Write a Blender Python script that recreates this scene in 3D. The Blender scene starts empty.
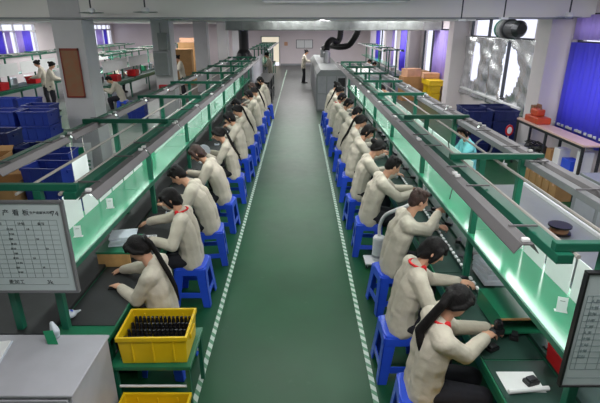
import bpy, bmesh, math, random
from mathutils import Vector, Matrix, Euler, noise as mnoise
random.seed(7)
scn = bpy.context.scene
COL = scn.collection
PI = math.pi
def R(d): return math.radians(d)
def lin(c):
    c /= 255.0
    return c / 12.92 if c <= .04045 else ((c + .055) / 1.055) ** 2.4

# ------------------------------------------------------------------ materials
def mat(name, rgb, rough=.5, metal=0., var=0., vscale=8., bump=0., bscale=60., spec=.5, rgb2=None, alpha=1., emit=0., detail=4., trans=0., coat=0.):
    m = bpy.data.materials.new(name); m.use_nodes = True
    nt = m.node_tree; b = nt.nodes['Principled BSDF']
    col = (lin(rgb[0]), lin(rgb[1]), lin(rgb[2]), 1)
    b.inputs['Base Color'].default_value = col
    b.inputs['Roughness'].default_value = rough
    b.inputs['Metallic'].default_value = metal
    b.inputs['Specular IOR Level'].default_value = spec
    b.inputs['Coat Weight'].default_value = coat
    b.inputs['Transmission Weight'].default_value = trans
    tc = nt.nodes.new('ShaderNodeTexCoord')
    if var or rgb2:
        n = nt.nodes.new('ShaderNodeTexNoise'); n.inputs['Scale'].default_value = vscale; n.inputs['Detail'].default_value = detail
        nt.links.new(tc.outputs['Object'], n.inputs['Vector'])
        r = nt.nodes.new('ShaderNodeValToRGB')
        c2 = (lin(rgb2[0]), lin(rgb2[1]), lin(rgb2[2]), 1) if rgb2 else tuple(min(1, v * (1 + var)) for v in col[:3]) + (1,)
        c1 = col if rgb2 else tuple(v * (1 - var) for v in col[:3]) + (1,)
        r.color_ramp.elements[0].position = .35; r.color_ramp.elements[1].position = .65
        r.color_ramp.elements[0].color = c1; r.color_ramp.elements[1].color = c2
        nt.links.new(n.outputs['Fac'], r.inputs['Fac']); nt.links.new(r.outputs['Color'], b.inputs['Base Color'])
    if bump:
        n = nt.nodes.new('ShaderNodeTexNoise'); n.inputs['Scale'].default_value = bscale; n.inputs['Detail'].default_value = 3
        nt.links.new(tc.outputs['Object'], n.inputs['Vector'])
        bp = nt.nodes.new('ShaderNodeBump'); bp.inputs['Strength'].default_value = bump; bp.inputs['Distance'].default_value = .02
        nt.links.new(n.outputs['Fac'], bp.inputs['Height']); nt.links.new(bp.outputs['Normal'], b.inputs['Normal'])
    if emit:
        b.inputs['Emission Color'].default_value = col; b.inputs['Emission Strength'].default_value = emit
    if alpha < 1: b.inputs['Alpha'].default_value = alpha
    return m
M = {}
M['wall'] = mat('wall_paint', (224, 214, 217), .8, var=.04, vscale=.8)
M['wallgrey'] = mat('wall_grey', (186, 182, 186), .8, var=.04, vscale=.8)
M['ceiling'] = mat('ceiling_paint', (212, 210, 210), .9, var=.04, vscale=.7)
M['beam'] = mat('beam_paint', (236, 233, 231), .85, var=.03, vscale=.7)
M['column'] = mat('column_paint', (196, 195, 198), .75, var=.05, vscale=1.5)
M['green'] = mat('green_frame_paint', (24, 98, 76), .4, var=.08, vscale=3)
M['shelf'] = mat('green_shelf_laminate', (62, 150, 112), .14, var=.05, vscale=2, spec=.7)
M['benchgreen'] = mat('green_bench_laminate', (32, 110, 78), .3, var=.1, vscale=3)
M['mat'] = mat('black_rubber_mat', (38, 40, 42), .55, var=.2, vscale=5, bump=.05)
M['matgreen'] = mat('dark_green_mat', (36, 66, 58), .5, var=.18, vscale=5)
M['housing'] = mat('lamp_housing', (108, 105, 107), .42, metal=.25, var=.05, vscale=3)
M['tube'] = mat('lamp_tube', (240, 250, 246), .4, emit=1.6)
M['conduit'] = mat('conduit_paint', (176, 170, 164), .5)
M['clip'] = mat('lamp_clip', (235, 235, 235), .25)
M['white'] = mat('white_paint', (226, 226, 228), .5, var=.03)
M['paper'] = mat('white_paper', (232, 234, 234), .7, var=.02)
M['stool'] = mat('blue_stool_plastic', (44, 84, 216), .3, var=.06, vscale=5)
M['blue'] = mat('blue_crate_plastic', (38, 58, 150), .38, var=.1, vscale=4)
M['navy'] = mat('navy_crate_plastic', (30, 42, 100), .4, var=.15, vscale=4)
M['yellow'] = mat('yellow_crate_plastic', (226, 190, 22), .4, var=.06, vscale=5)
M['red'] = mat('red_plastic', (196, 26, 34), .4, var=.05)
M['redcloth'] = mat('red_cloth', (206, 34, 40), .8, var=.1)
M['jacket'] = mat('beige_jacket_cloth', (200, 192, 177), .95, var=.05, vscale=9, bump=.35, bscale=18, spec=.2)
M['cyan'] = mat('pale_cyan_cloth', (120, 206, 208), .9, var=.06, vscale=9, bump=.3, bscale=14)
M['trousers'] = mat('dark_trouser_cloth', (34, 34, 42), .9, var=.15, bump=.2, bscale=20)
M['skin'] = mat('skin', (206, 156, 128), .55, var=.05, vscale=12)
M['eye'] = mat('eye_dark', (30, 22, 20), .3)
M['lip'] = mat('lip', (170, 92, 84), .5)
M['hair'] = mat('black_hair', (20, 17, 18), .62, var=.25, vscale=40, bump=.3, bscale=70, spec=.22)
M['hairbrown'] = mat('brown_hair', (58, 36, 30), .62, var=.3, vscale=40, bump=.4, bscale=90)
M['black'] = mat('black_plastic', (24, 24, 27), .4, var=.15)
M['blackm'] = mat('black_gloss', (30, 30, 34), .22, var=.1)
M['darkmetal'] = mat('dark_metal', (70, 72, 76), .4, metal=.6, var=.1)
M['steel'] = mat('brushed_steel', (176, 178, 180), .3, metal=.8, var=.06)
M['greymachine'] = mat('grey_machine_paint', (134, 138, 138), .42, metal=.2, var=.08, vscale=2)
M['greylight'] = mat('grey_cabinet_paint', (178, 178, 186), .35, var=.03)
M['greyfab'] = mat('grey_paint', (150, 152, 156), .5, var=.05)
M['carton'] = mat('brown_cardboard', (176, 134, 88), .8, var=.08, vscale=6)
M['cartonp'] = mat('pinkish_cardboard', (206, 160, 130), .8, var=.08, vscale=6)
M['woodtop'] = mat('pale_pink_tabletop', (218, 184, 170), .4, var=.04, vscale=3)
M['plyedge'] = mat('plywood_edge', (190, 150, 96), .6, var=.1, vscale=14)
M['brownboard'] = mat('brown_corkboard', (150, 98, 70), .8, rgb2=(138, 108, 82), vscale=7)
M['orange'] = mat('orange_plastic', (200, 78, 44), .45, var=.1)
M['boardface'] = mat('whiteboard_face', (196, 208, 210), .3, var=.02)
M['ink'] = mat('board_ink', (44, 52, 58), .6)
M['inklight'] = mat('board_line_ink', (128, 146, 150), .6)
M['boardframe'] = mat('whiteboard_frame', (132, 132, 136), .4, metal=.4)
M['foil'] = mat('silver_foil', (222, 224, 226), .27, metal=.9, var=.12, vscale=4, bump=.6, bscale=7)
M['duct'] = mat('foil_duct', (170, 176, 174), .3, metal=.75, var=.2, vscale=3, bump=.5, bscale=9)
def glass_mat():
    m = bpy.data.materials.new('window_glass'); m.use_nodes = True; nt = m.node_tree
    out = nt.nodes['Material Output']; nt.nodes.remove(nt.nodes['Principled BSDF'])
    a = nt.nodes.new('ShaderNodeBsdfTransparent'); a.inputs['Color'].default_value = (.93, .96, .97, 1)
    g = nt.nodes.new('ShaderNodeBsdfGlossy'); g.inputs['Roughness'].default_value = .03
    mx = nt.nodes.new('ShaderNodeMixShader'); mx.inputs['Fac'].default_value = .07
    nt.links.new(a.outputs[0], mx.inputs[1]); nt.links.new(g.outputs[0], mx.inputs[2]); nt.links.new(mx.outputs[0], out.inputs['Surface'])
    return m
M['glass'] = glass_mat()
M['signgreen'] = mat('sign_green', (30, 140, 96), .5)
M['plastic_clear'] = mat('milky_plastic', (206, 214, 224), .3, var=.05)
def curtain_mat(name, rgb):
    m = bpy.data.materials.new(name); m.use_nodes = True; nt = m.node_tree
    b = nt.nodes['Principled BSDF']; out = nt.nodes['Material Output']
    c = (lin(rgb[0]), lin(rgb[1]), lin(rgb[2]), 1)
    b.inputs['Base Color'].default_value = c; b.inputs['Roughness'].default_value = .8
    t = nt.nodes.new('ShaderNodeBsdfTranslucent'); t.inputs['Color'].default_value = c
    mx = nt.nodes.new('ShaderNodeMixShader'); mx.inputs['Fac'].default_value = .5
    nt.links.new(b.outputs[0], mx.inputs[1]); mx.inputs['Fac'].default_value = .6; nt.links.new(t.outputs[0], mx.inputs[2]); nt.links.new(mx.outputs[0], out.inputs['Surface'])
    return m
M['purple'] = curtain_mat('purple_curtain', (150, 132, 246))
M['violet'] = curtain_mat('violet_curtain', (216, 200, 246))
M['blueviolet'] = curtain_mat('blue_violet_curtain', (138, 134, 250))

def floor_mat():
    m = bpy.data.materials.new('green_epoxy_floor'); m.use_nodes = True; nt = m.node_tree
    b = nt.nodes['Principled BSDF']; b.inputs['Specular IOR Level'].default_value = .32
    tc = nt.nodes.new('ShaderNodeTexCoord')
    n1 = nt.nodes.new('ShaderNodeTexNoise'); n1.inputs['Scale'].default_value = .9; n1.inputs['Detail'].default_value = 6
    r1 = nt.nodes.new('ShaderNodeValToRGB')
    r1.color_ramp.elements[0].position = .3; r1.color_ramp.elements[1].position = .72
    r1.color_ramp.elements[0].color = (lin(17), lin(69), lin(40), 1); r1.color_ramp.elements[1].color = (lin(28), lin(86), lin(53), 1)
    n2 = nt.nodes.new('ShaderNodeTexNoise'); n2.inputs['Scale'].default_value = 5; n2.inputs['Detail'].default_value = 8; n2.inputs['Roughness'].default_value = .7
    r2 = nt.nodes.new('ShaderNodeValToRGB'); r2.color_ramp.elements[0].position = .62; r2.color_ramp.elements[1].position = .8
    mx = nt.nodes.new('ShaderNodeMix'); mx.data_type = 'RGBA'
    nt.links.new(tc.outputs['Object'], n1.inputs['Vector']); nt.links.new(tc.outputs['Object'], n2.inputs['Vector'])
    nt.links.new(n1.outputs['Fac'], r1.inputs['Fac']); nt.links.new(n2.outputs['Fac'], r2.inputs['Fac'])
    sc = nt.nodes.new('ShaderNodeMath'); sc.operation = 'MULTIPLY'; sc.inputs[1].default_value = .22
    nt.links.new(r2.outputs['Color'], sc.inputs[0]); nt.links.new(sc.outputs[0], mx.inputs['Factor'])
    nt.links.new(r1.outputs['Color'], mx.inputs['A']); mx.inputs['B'].default_value = (lin(120), lin(140), lin(126), 1)
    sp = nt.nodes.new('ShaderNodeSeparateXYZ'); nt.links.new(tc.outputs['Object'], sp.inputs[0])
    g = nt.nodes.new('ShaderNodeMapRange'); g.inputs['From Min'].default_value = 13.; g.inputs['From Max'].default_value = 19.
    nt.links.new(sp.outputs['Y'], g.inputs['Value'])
    # base colour fades to grey towards the far half, painting in reflection and dimness
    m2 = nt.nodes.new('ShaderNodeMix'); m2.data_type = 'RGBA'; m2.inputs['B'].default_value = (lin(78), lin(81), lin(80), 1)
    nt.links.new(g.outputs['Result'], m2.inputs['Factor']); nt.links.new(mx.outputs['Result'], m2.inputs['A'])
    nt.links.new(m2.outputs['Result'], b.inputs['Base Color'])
    mr = nt.nodes.new('ShaderNodeMapRange'); mr.inputs['To Min'].default_value = .3; mr.inputs['To Max'].default_value = .45
    nt.links.new(n2.outputs['Fac'], mr.inputs['Value']); nt.links.new(mr.outputs['Result'], b.inputs['Roughness'])
    return m
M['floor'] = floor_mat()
def grey_floor_mat():
    return mat('grey_concrete_floor', (120, 124, 124), .3, var=.06, vscale=1.2)
M['greyfloor'] = grey_floor_mat()
def tape_mat():
    m = bpy.data.materials.new('striped_tape'); m.use_nodes = True; nt = m.node_tree
    b = nt.nodes['Principled BSDF']; b.inputs['Roughness'].default_value = .45
    tc = nt.nodes.new('ShaderNodeTexCoord'); sx = nt.nodes.new('ShaderNodeSeparateXYZ')
    nt.links.new(tc.outputs['Object'], sx.inputs[0])
    a = nt.nodes.new('ShaderNodeMath'); a.operation = 'ADD'; nt.links.new(sx.outputs['X'], a.inputs[0]); nt.links.new(sx.outputs['Y'], a.inputs[1])
    d = nt.nodes.new('ShaderNodeMath'); d.operation = 'DIVIDE'; d.inputs[1].default_value = .11; nt.links.new(a.outputs[0], d.inputs[0])
    f = nt.nodes.new('ShaderNodeMath'); f.operation = 'FRACT'; nt.links.new(d.outputs[0], f.inputs[0])
    r = nt.nodes.new('ShaderNodeValToRGB'); r.color_ramp.interpolation = 'CONSTANT'
    r.color_ramp.elements[0].color = (lin(200), lin(216), lin(204), 1); r.color_ramp.elements[1].position = .55; r.color_ramp.elements[1].color = (lin(96), lin(150), lin(116), 1)
    nt.links.new(f.outputs[0], r.inputs['Fac']); nt.links.new(r.outputs['Color'], b.inputs['Base Color'])
    return m
M['tape'] = tape_mat()

# ------------------------------------------------------------------ mesh helpers
class MB:
    def __init__(s): s.v = []; s.f = []
    def add(s, vs, fs):
        o = len(s.v); s.v += [tuple(v) for v in vs]; s.f += [tuple(i + o for i in f) for f in fs]; return s
    def box(s, x0, x1, y0, y1, z0, z1):
        return s.add([(x0, y0, z0), (x1, y0, z0), (x1, y1, z0), (x0, y1, z0), (x0, y0, z1), (x1, y0, z1), (x1, y1, z1), (x0, y1, z1)],
                     [(0, 3, 2, 1), (4, 5, 6, 7), (0, 1, 5, 4), (1, 2, 6, 5), (2, 3, 7, 6), (3, 0, 4, 7)])
    def cbox(s, c, d, rz=0, ry=0, rx=0):
        e = Euler((rx, ry, rz)).to_matrix(); c = Vector(c)
        vs = [c + e @ Vector((sx * d[0] / 2, sy * d[1] / 2, sz * d[2] / 2)) for sz in (-1, 1) for sx, sy in ((-1, -1), (1, -1), (1, 1), (-1, 1))]
        return s.add(vs, [(0, 3, 2, 1), (4, 5, 6, 7), (0, 1, 5, 4), (1, 2, 6, 5), (2, 3, 7, 6), (3, 0, 4, 7)])
    def frustum(s, b, t, z0, z1):
        # b, t: 4 xy corners
        vs = [(x, y, z0) for x, y in b] + [(x, y, z1) for x, y in t]
        return s.add(vs, [(0, 3, 2, 1), (4, 5, 6, 7), (0, 1, 5, 4), (1, 2, 6, 5), (2, 3, 7, 6), (3, 0, 4, 7)])
    def hexa(s, vs):
        return s.add(vs, [(0, 3, 2, 1), (4, 5, 6, 7), (0, 1, 5, 4), (1, 2, 6, 5), (2, 3, 7, 6), (3, 0, 4, 7)])
    def tube(s, pts, r, n=8, cap=True):
        pts = [Vector(p) for p in pts]; rs = r if isinstance(r, (list, tuple)) else [r] * len(pts)
        o = len(s.v); up = Vector((0, 0, 1)); prev = None
        for i, p in enumerate(pts):
            d = (pts[min(i + 1, len(pts) - 1)] - pts[max(i - 1, 0)]).normalized()
            if prev is None:
                a = d.cross(up)
                if a.length < 1e-3: a = d.cross(Vector((1, 0, 0)))
            else: a = prev - d * prev.dot(d)
            a.normalize(); prev = a; b = d.cross(a)
            for k in range(n):
                t = 2 * PI * k / n; q = p + (a * math.cos(t) + b * math.sin(t)) * rs[i]; s.v.append(tuple(q))
        for i in range(len(pts) - 1):
            for k in range(n):
                s.f.append((o + i * n + k, o + i * n + (k + 1) % n, o + (i + 1) * n + (k + 1) % n, o + (i + 1) * n + k))
        if cap:
            s.f.append(tuple(o + k for k in reversed(range(n)))); s.f.append(tuple(o + (len(pts) - 1) * n + k for k in range(n)))
        return s
    def lathe(s, prof, c=(0, 0, 0), n=16, axis='z'):
        o = len(s.v)
        for r, z in prof:
            for k in range(n):
                t = 2 * PI * k / n; x, y = r * math.cos(t), r * math.sin(t)
                p = (x, y, z) if axis == 'z' else ((z, x, y) if axis == 'x' else (x, z, y))
                s.v.append((c[0] + p[0], c[1] + p[1], c[2] + p[2]))
        for i in range(len(prof) - 1):
            for k in range(n):
                s.f.append((o + i * n + k, o + i * n + (k + 1) % n, o + (i + 1) * n + (k + 1) % n, o + (i + 1) * n + k))
        s.f.append(tuple(o + k for k in reversed(range(n)))); s.f.append(tuple(o + (len(prof) - 1) * n + k for k in range(n)))
        return s
    def open_box(s, x0, x1, y0, y1, z0, z1, t, taper=0.):
        a, b, c, d = x0 + taper, x1 - taper, y0 + taper, y1 - taper
        vs = [(a, c, z0), (b, c, z0), (b, d, z0), (a, d, z0), (x0, y0, z1), (x1, y0, z1), (x1, y1, z1), (x0, y1, z1),
              (x0 + t, y0 + t, z1), (x1 - t, y0 + t, z1), (x1 - t, y1 - t, z1), (x0 + t, y1 - t, z1),
              (a + t, c + t, z0 + t), (b - t, c + t, z0 + t), (b - t, d - t, z0 + t), (a + t, d - t, z0 + t)]
        fs = [(0, 3, 2, 1), (0, 1, 5, 4), (1, 2, 6, 5), (2, 3, 7, 6), (3, 0, 4, 7), (4, 5, 9, 8), (5, 6, 10, 9), (6, 7, 11, 10), (7, 4, 8, 11),
              (8, 9, 13, 12), (9, 10, 14, 13), (10, 11, 15, 14), (11, 8, 12, 15), (12, 13, 14, 15)]
        return s.add(vs, fs)
    def build(s, name, m, parent=None, bevel=0., smooth=False, loc=None, rotz=None, seg=2):
        me = bpy.data.meshes.new(name); me.from_pydata(s.v, [], s.f)
        bm = bmesh.new(); bm.from_mesh(me); bmesh.ops.recalc_face_normals(bm, faces=bm.faces); bm.to_mesh(me); bm.free()
        if isinstance(m, str): m = M[m]
        me.materials.append(m)
        if smooth: me.polygons.foreach_set('use_smooth', [True] * len(me.polygons))
        o = bpy.data.objects.new(name, me); COL.objects.link(o)
        if parent is not None: o.parent = parent
        if loc is not None: o.location = loc
        if rotz is not None: o.rotation_euler = (0, 0, rotz)
        if bevel:
            b = o.modifiers.new('bevel', 'BEVEL'); b.width = bevel; b.segments = seg; b.limit_method = 'ANGLE'; b.angle_limit = R(40)
        return o

def tag(o, label, cat, group=None, kind=None):
    o['label'] = label; o['category'] = cat
    if group: o['group'] = group
    if kind: o['kind'] = kind
    return o
def thing(name, label, cat, loc=(0, 0, 0), rotz=0., group=None):
    o = bpy.data.objects.new(name, None); COL.objects.link(o); o.empty_display_size = .1
    o.location = loc; o.rotation_euler = (0, 0, rotz)
    return tag(o, label, cat, group)
def struct(name, mb, m, bevel=0., parent=None, smooth=False):
    o = mb.build(name, m, parent, bevel, smooth)
    if parent is None: o['kind'] = 'structure'
    return o
def dup(root, loc, rotz=None, label=None, group=None):
    r = root.copy(); COL.objects.link(r); r.location = loc
    if rotz is not None: r.rotation_euler = (0, 0, rotz)
    if label: r['label'] = label
    if group: r['group'] = group
    for ch in list(root.children):
        c = ch.copy(); COL.objects.link(c); c.parent = r
        for g in list(ch.children):
            d = g.copy(); COL.objects.link(d); d.parent = c
    return r
def text_mesh(name, s, size, m, parent, loc, rot, align='LEFT', ext=.0006):
    cu = bpy.data.curves.new(name, 'FONT'); cu.body = s; cu.size = size; cu.extrude = ext; cu.align_x = align; cu.resolution_u = 2
    t = bpy.data.objects.new(name + '_tmp', cu); COL.objects.link(t)
    dg = bpy.context.evaluated_depsgraph_get(); me = bpy.data.meshes.new_from_object(t.evaluated_get(dg))
    bpy.data.objects.remove(t); bpy.data.curves.remove(cu)
    me.materials.clear(); me.materials.append(M[m])
    o = bpy.data.objects.new(name, me); COL.objects.link(o); o.parent = parent; o.location = loc; o.rotation_euler = rot
    return o

# ------------------------------------------------------------------ camera and render look
H = 2.85
cam = bpy.data.cameras.new('camera'); co = bpy.data.objects.new('camera', cam); COL.objects.link(co)
co.location = (0, 0, H); co.rotation_euler = (R(90 - 20.883), 0, 0)
cam.sensor_width = 36; cam.lens = 460 / 600 * 36; cam.shift_x = 1 / 600; cam.clip_end = 200; cam.clip_start = .05
scn.camera = co
scn.view_settings.view_transform = 'Standard'; scn.view_settings.look = 'None'; scn.view_settings.gamma = 1
scn.view_settings.use_curve_mapping = False
scn.view_settings.exposure = 0.0
w = bpy.data.worlds.new('World'); scn.world = w; w.use_nodes = True
w.node_tree.nodes['Background'].inputs['Color'].default_value = (.9, .87, 1., 1)
w.node_tree.nodes['Background'].inputs['Strength'].default_value = 1.5

# ------------------------------------------------------------------ the room
WR, WL, FAR, CEIL = 5.56, -14., 37., 3.5
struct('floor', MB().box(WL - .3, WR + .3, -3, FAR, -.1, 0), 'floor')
struct('ceiling', MB().box(WL - .3, WR + .3, -3, FAR + .3, CEIL, CEIL + .1), 'ceiling')
def wall_with_holes(name, plane, a0, a1, holes, m='wall', t=.2, axis='x'):
    """holes: (a0,a1,z0,z1) sorted along the wall; the wall stands at x=plane (axis x) or y=plane (axis y)"""
    b = MB()
    def bx(u0, u1, z0, z1):
        if u1 - u0 < 1e-4 or z1 - z0 < 1e-4: return
        lo, hi = (plane, plane + t) if t > 0 else (plane + t, plane)
        if axis == 'x': b.box(lo, hi, u0, u1, z0, z1)
        else: b.box(u0, u1, lo, hi, z0, z1)
    c = a0
    for h0, h1, z0, z1 in holes:
        bx(c, h0, 0, CEIL); bx(h0, h1, 0, z0); bx(h0, h1, z1, CEIL); c = h1
    bx(c, a1, 0, CEIL)
    return struct(name, b, m)
RW = [(5.2, 9.75, .95, 3.08), (11.5, 15.9, .95, 3.08), (17.6, 21.8, .95, 2.75), (24.4, 26.8, .6, 2.75), (27.8, 31.2, .6, 2.75), (32.0, 35.0, .6, 2.75)]
wall_with_holes('wall_right', WR, -3, FAR + .3, RW)
LW = [(10.5, 13.2, 1.5, 2.97), (16.6, 20.6, 1.5, 2.97), (22.2, 26.1, 1.5, 2.97), (28.2, 31.6, 1.5, 2.97), (33.4, 36.6, 1.5, 2.97)]
wall_with_holes('wall_left', WL, -3, FAR + .3, LW, t=-.2)
wall_with_holes('wall_far', FAR, WL, WR, [(-2.9, -1.45, 0, 2.15)], axis='y')
wall_back = struct('wall_back', MB().box(WL, WR, -3.2, -3, 0, CEIL), 'wall')
# columns and beams
for i, y in enumerate((9.3, 15.5, 21.7, 27.9, 34.1)):
    struct('column', MB().box(-4.68, -4.1, y, y + .56, 0, CEIL), 'column', .01)
for y in (9.9, 16.1, 22.3, 28.5, 34.7):
    struct('pillar', MB().box(5.08, WR + .02, y, y + .55, 0, CEIL), 'wall', .01)
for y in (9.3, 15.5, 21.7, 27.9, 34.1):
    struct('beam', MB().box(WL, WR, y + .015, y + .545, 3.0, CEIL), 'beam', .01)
# skirting at the far wall: darker strip
struct('baseboard_far', MB().box(-1.4, WR, FAR - .02, FAR, 0, .14), 'greyfab')
# windows: frame + panes
def window(n, plane, side, y0, y1, z0, z1, transom, bars):
    b = MB(); t = .06; xa, xb = (plane + .02, plane + .1) if side > 0 else (plane - .1, plane - .02)
    b.box(xa, xb, y0, y1, z0, z0 + t).box(xa, xb, y0, y1, z1 - t, z1).box(xa, xb, y0, y0 + t, z0, z1).box(xa, xb, y1 - t, y1, z0, z1)
    if transom: b.box(xa, xb, y0, y1, transom - .05, transom + .05)
    for k in range(1, bars):
        yy = y0 + (y1 - y0) * k / bars; b.box(xa, xb, yy - .03, yy + .03, z0, z1)
    fr = struct('window_%d' % n, b, 'darkmetal' if side > 0 else 'white', .006)
    xm = (xa + xb) / 2
    g = MB().box(xm - .003, xm + .003, y0 + t, y1 - t, z0 + t, z1 - t).build('glass_pane', 'glass', fr)
    s = MB().box(min(plane, plane - side * .12), max(plane, plane - side * .12), y0 - .05, y1 + .05, z0 - .05, z0).build('sill', 'white', fr, .005)
    return fr
n = 1
for y0, y1, z0, z1 in RW:
    window(n, WR, 1, y0, y1, z0, z1, 2.52 if z1 > 3 else None, 3); n += 1
for y0, y1, z0, z1 in LW:
    window(n, WL, -1, y0, y1, z0, z1, 2.6, 4); n += 1
def curtain(x, y0, y1, z0, z1, m, label, amp=.035, wl=.16, group=None):
    b = MB(); N = max(8, int((y1 - y0) / .03)); vs = []; fs = []
    for k in range(N + 1):
        y = y0 + (y1 - y0) * k / N; dx = amp * math.sin((y - y0) / wl * 2 * PI) + .4 * amp * math.sin((y - y0) / wl * 2.7)
        for off in (0, .006):
            vs += [(x + dx + off, y, z0), (x + dx + off, y, z1)]
    for k in range(N):
        a = 4 * k; c = a + 4
        fs += [(a, c, c + 1, a + 1), (a + 2, a + 3, c + 3, c + 2), (a + 1, c + 1, c + 3, a + 3), (a, a + 2, c + 2, c)]
    fs += [(0, 1, 3, 2), (4 * N, 4 * N + 2, 4 * N + 3, 4 * N + 1)]
    b.add(vs, fs)
    return tag(b.build('curtain', m, smooth=True), label, 'curtain', group)
curtain(WR - .1, 5.4, 9.72, .72, 2.55, 'blueviolet', 'bright purple-blue curtain over the window behind the pink-topped table')
curtain(WR - .08, 5.4, 9.72, 2.6, 3.05, 'violet', 'short violet valance above the bright purple curtain at the right')
curtain(WR - .1, 17.7, 19.6, .9, 2.7, 'violet', 'pale violet curtain beyond the far right pillar')
curtain(WR - .1, 24.9, 26.0, .6, 2.7, 'purple', 'purple curtain on the right wall above the yellow crates')
curtain(WR - .1, 28.0, 28.5, .6, 2.7, 'violet', 'narrow pale violet curtain strip on the far right wall')
curtain(WR - .1, 33.2, 34.4, .6, 2.7, 'purple', 'farthest purple curtain on the right wall')
k = 0
for y0, y1, m, lab in ((22.2, 22.9, 'purple', 'purple curtain drop, nearest drop in the wide window at the left'), (23.1, 23.5, 'violet', 'thin violet curtain drop beside the nearest purple one at the left'),
                  (24.0, 24.5, 'violet', 'violet curtain drop in the middle of the wide left window'), (24.5, 25.3, 'purple', 'purple curtain drop in the far half of the wide left window'),
                  (33.5, 34.6, 'violet', 'violet curtain seen between the two nearest columns'), (34.8, 35.3, 'purple', 'narrow purple curtain seen between the two nearest columns'),
                  (16.8, 19., 'purple', 'purple curtain on the left wall near the picture edge')):
    curtain(WL + .1, y0, y1, 1.45, 2.62, m, lab)
# silver foil sheets over the right window, each with a torn oval opening
def foil_sheet(y0, y1, z0, z1, oy, oz, ry, rz, label, seed):
    rnd = random.Random(seed); NY, NZ = 44, 56; vs = []; fs = []; idx = {}
    ph = [rnd.uniform(0, 6) for _ in range(6)]
    for j in range(NZ + 1):
        for i in range(NY + 1):
            y = y0 + (y1 - y0) * i / NY; z = z0 + (z1 - z0) * j / NZ
            d = .03 * math.sin(5 * y + ph[0] + 1.3 * math.sin(2.4 * z + ph[1])) + .012 * math.sin(11 * y + 3 * z + ph[2]) + .012 * math.sin(13 * z - 4 * y + ph[3])
            vs.append((WR - .065 + d, y, z))
    for j in range(NZ):
        for i in range(NY):
            y = y0 + (y1 - y0) * (i + .5) / NY; z = z0 + (z1 - z0) * (j + .5) / NZ
            a = math.atan2((z - oz) / rz, (y - oy) / ry)
            rr = math.hypot((y - oy) / ry, (z - oz) / rz) / (1 + .12 * math.sin(3 * a + ph[4]) + .08 * math.sin(7 * a + ph[5]))
            if rr > 1: q = j * (NY + 1) + i; fs.append((q, q + 1, q + NY + 2, q + NY + 1))
    o = MB().add(vs, fs).build('foil_sheet', 'foil', smooth=True)
    s = o.modifiers.new('solid', 'SOLIDIFY'); s.thickness = .004
    return tag(o, label, 'foil sheet')
foil_sheet(13.7, 16.05, .75, 2.55, 14.95, 1.75, .34, .6, 'crumpled silver foil sheet with narrow torn opening, beside the far pillar', 3)
foil_sheet(11.2, 13.75, .75, 2.55, 12.5, 1.68, .5, .7, 'crumpled silver foil sheet with wide torn opening, beside the near pillar', 5)
# ventilation duct stub in the top light of that window
t = thing('exhaust_fan', 'ribbed dark exhaust duct in the top pane above the silver foil', 'exhaust fan', (WR - .25, 12.6, 2.78))
MB().lathe([(.12, -.9), (.2, -.75), (.2, -.3), (.24, -.28), (.24, -.2), (.2, -.18), (.2, .1)], n=20, axis='y').build('duct_body', 'darkmetal', t, smooth=False)
for yy in (-.1, 0.02, .14): MB().lathe([(.2, yy), (.235, yy + .01), (.235, yy + .06), (.2, yy + .07)], n=20, axis='y').build('ring', 'green' if yy > .1 else 'greymachine', t)
# far doorway
dr = struct('door_1', MB().box(-2.9, -2.82, FAR - .05, FAR + .1, 0, 2.15).box(-1.53, -1.45, FAR - .05, FAR + .1, 0, 2.15).box(-2.9, -1.45, FAR - .05, FAR + .1, 2.07, 2.15).box(-2.9, -1.45, FAR - .04, FAR + .06, 1.62, 1.68), 'steel', .006)
MB().box(-2.82, -1.95, FAR - .02, FAR + .03, .02, 1.6).build('leaf', 'greylight', dr)
struct('trim_1', MB().box(-4, 0, 40, 40.1, 0, 3.5), mat('yellow_white_wall', (226, 222, 186), .8))
# notice frame on far wall
t = thing('wall_notice', 'thin-framed blank white notice on the far wall above the aisle', 'notice', (.42, FAR - .03, 1.57))
MB().box(-.6, .6, 0, .02, -.28, .28).build('panel', 'paper', t)
MB().box(-.64, .64, -.015, .02, .28, .31).box(-.64, .64, -.015, .02, -.31, -.28).box(-.64, -.6, -.015, .02, -.31, .31).box(.6, .64, -.015, .02, -.31, .31).box(-.02, .0, -.012, 0, -.28, .28).build('frame', 'darkmetal', t)
tag(MB().box(-1.12, -.86, FAR - .04, FAR, 1.45, 1.72).build('switch_box', 'cartonp', None, .01), 'small pale switch box on the far wall right of the doorway', 'switch box')

# floor tapes
def tape(x, y0, y1, label):
    o = MB().box(-.022, .022, 0, y1 - y0, 0, .002).build('floor_marking_tape', 'tape'); o.location = (x, y0, .0005)
    return tag(o, label, 'floor tape')
tape(-.845, 1.6, 33., 'green and white striped tape line along the left row of stools')
tape(.625, 1.6, 14.2, 'green and white striped tape line along the right row of stools')

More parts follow.
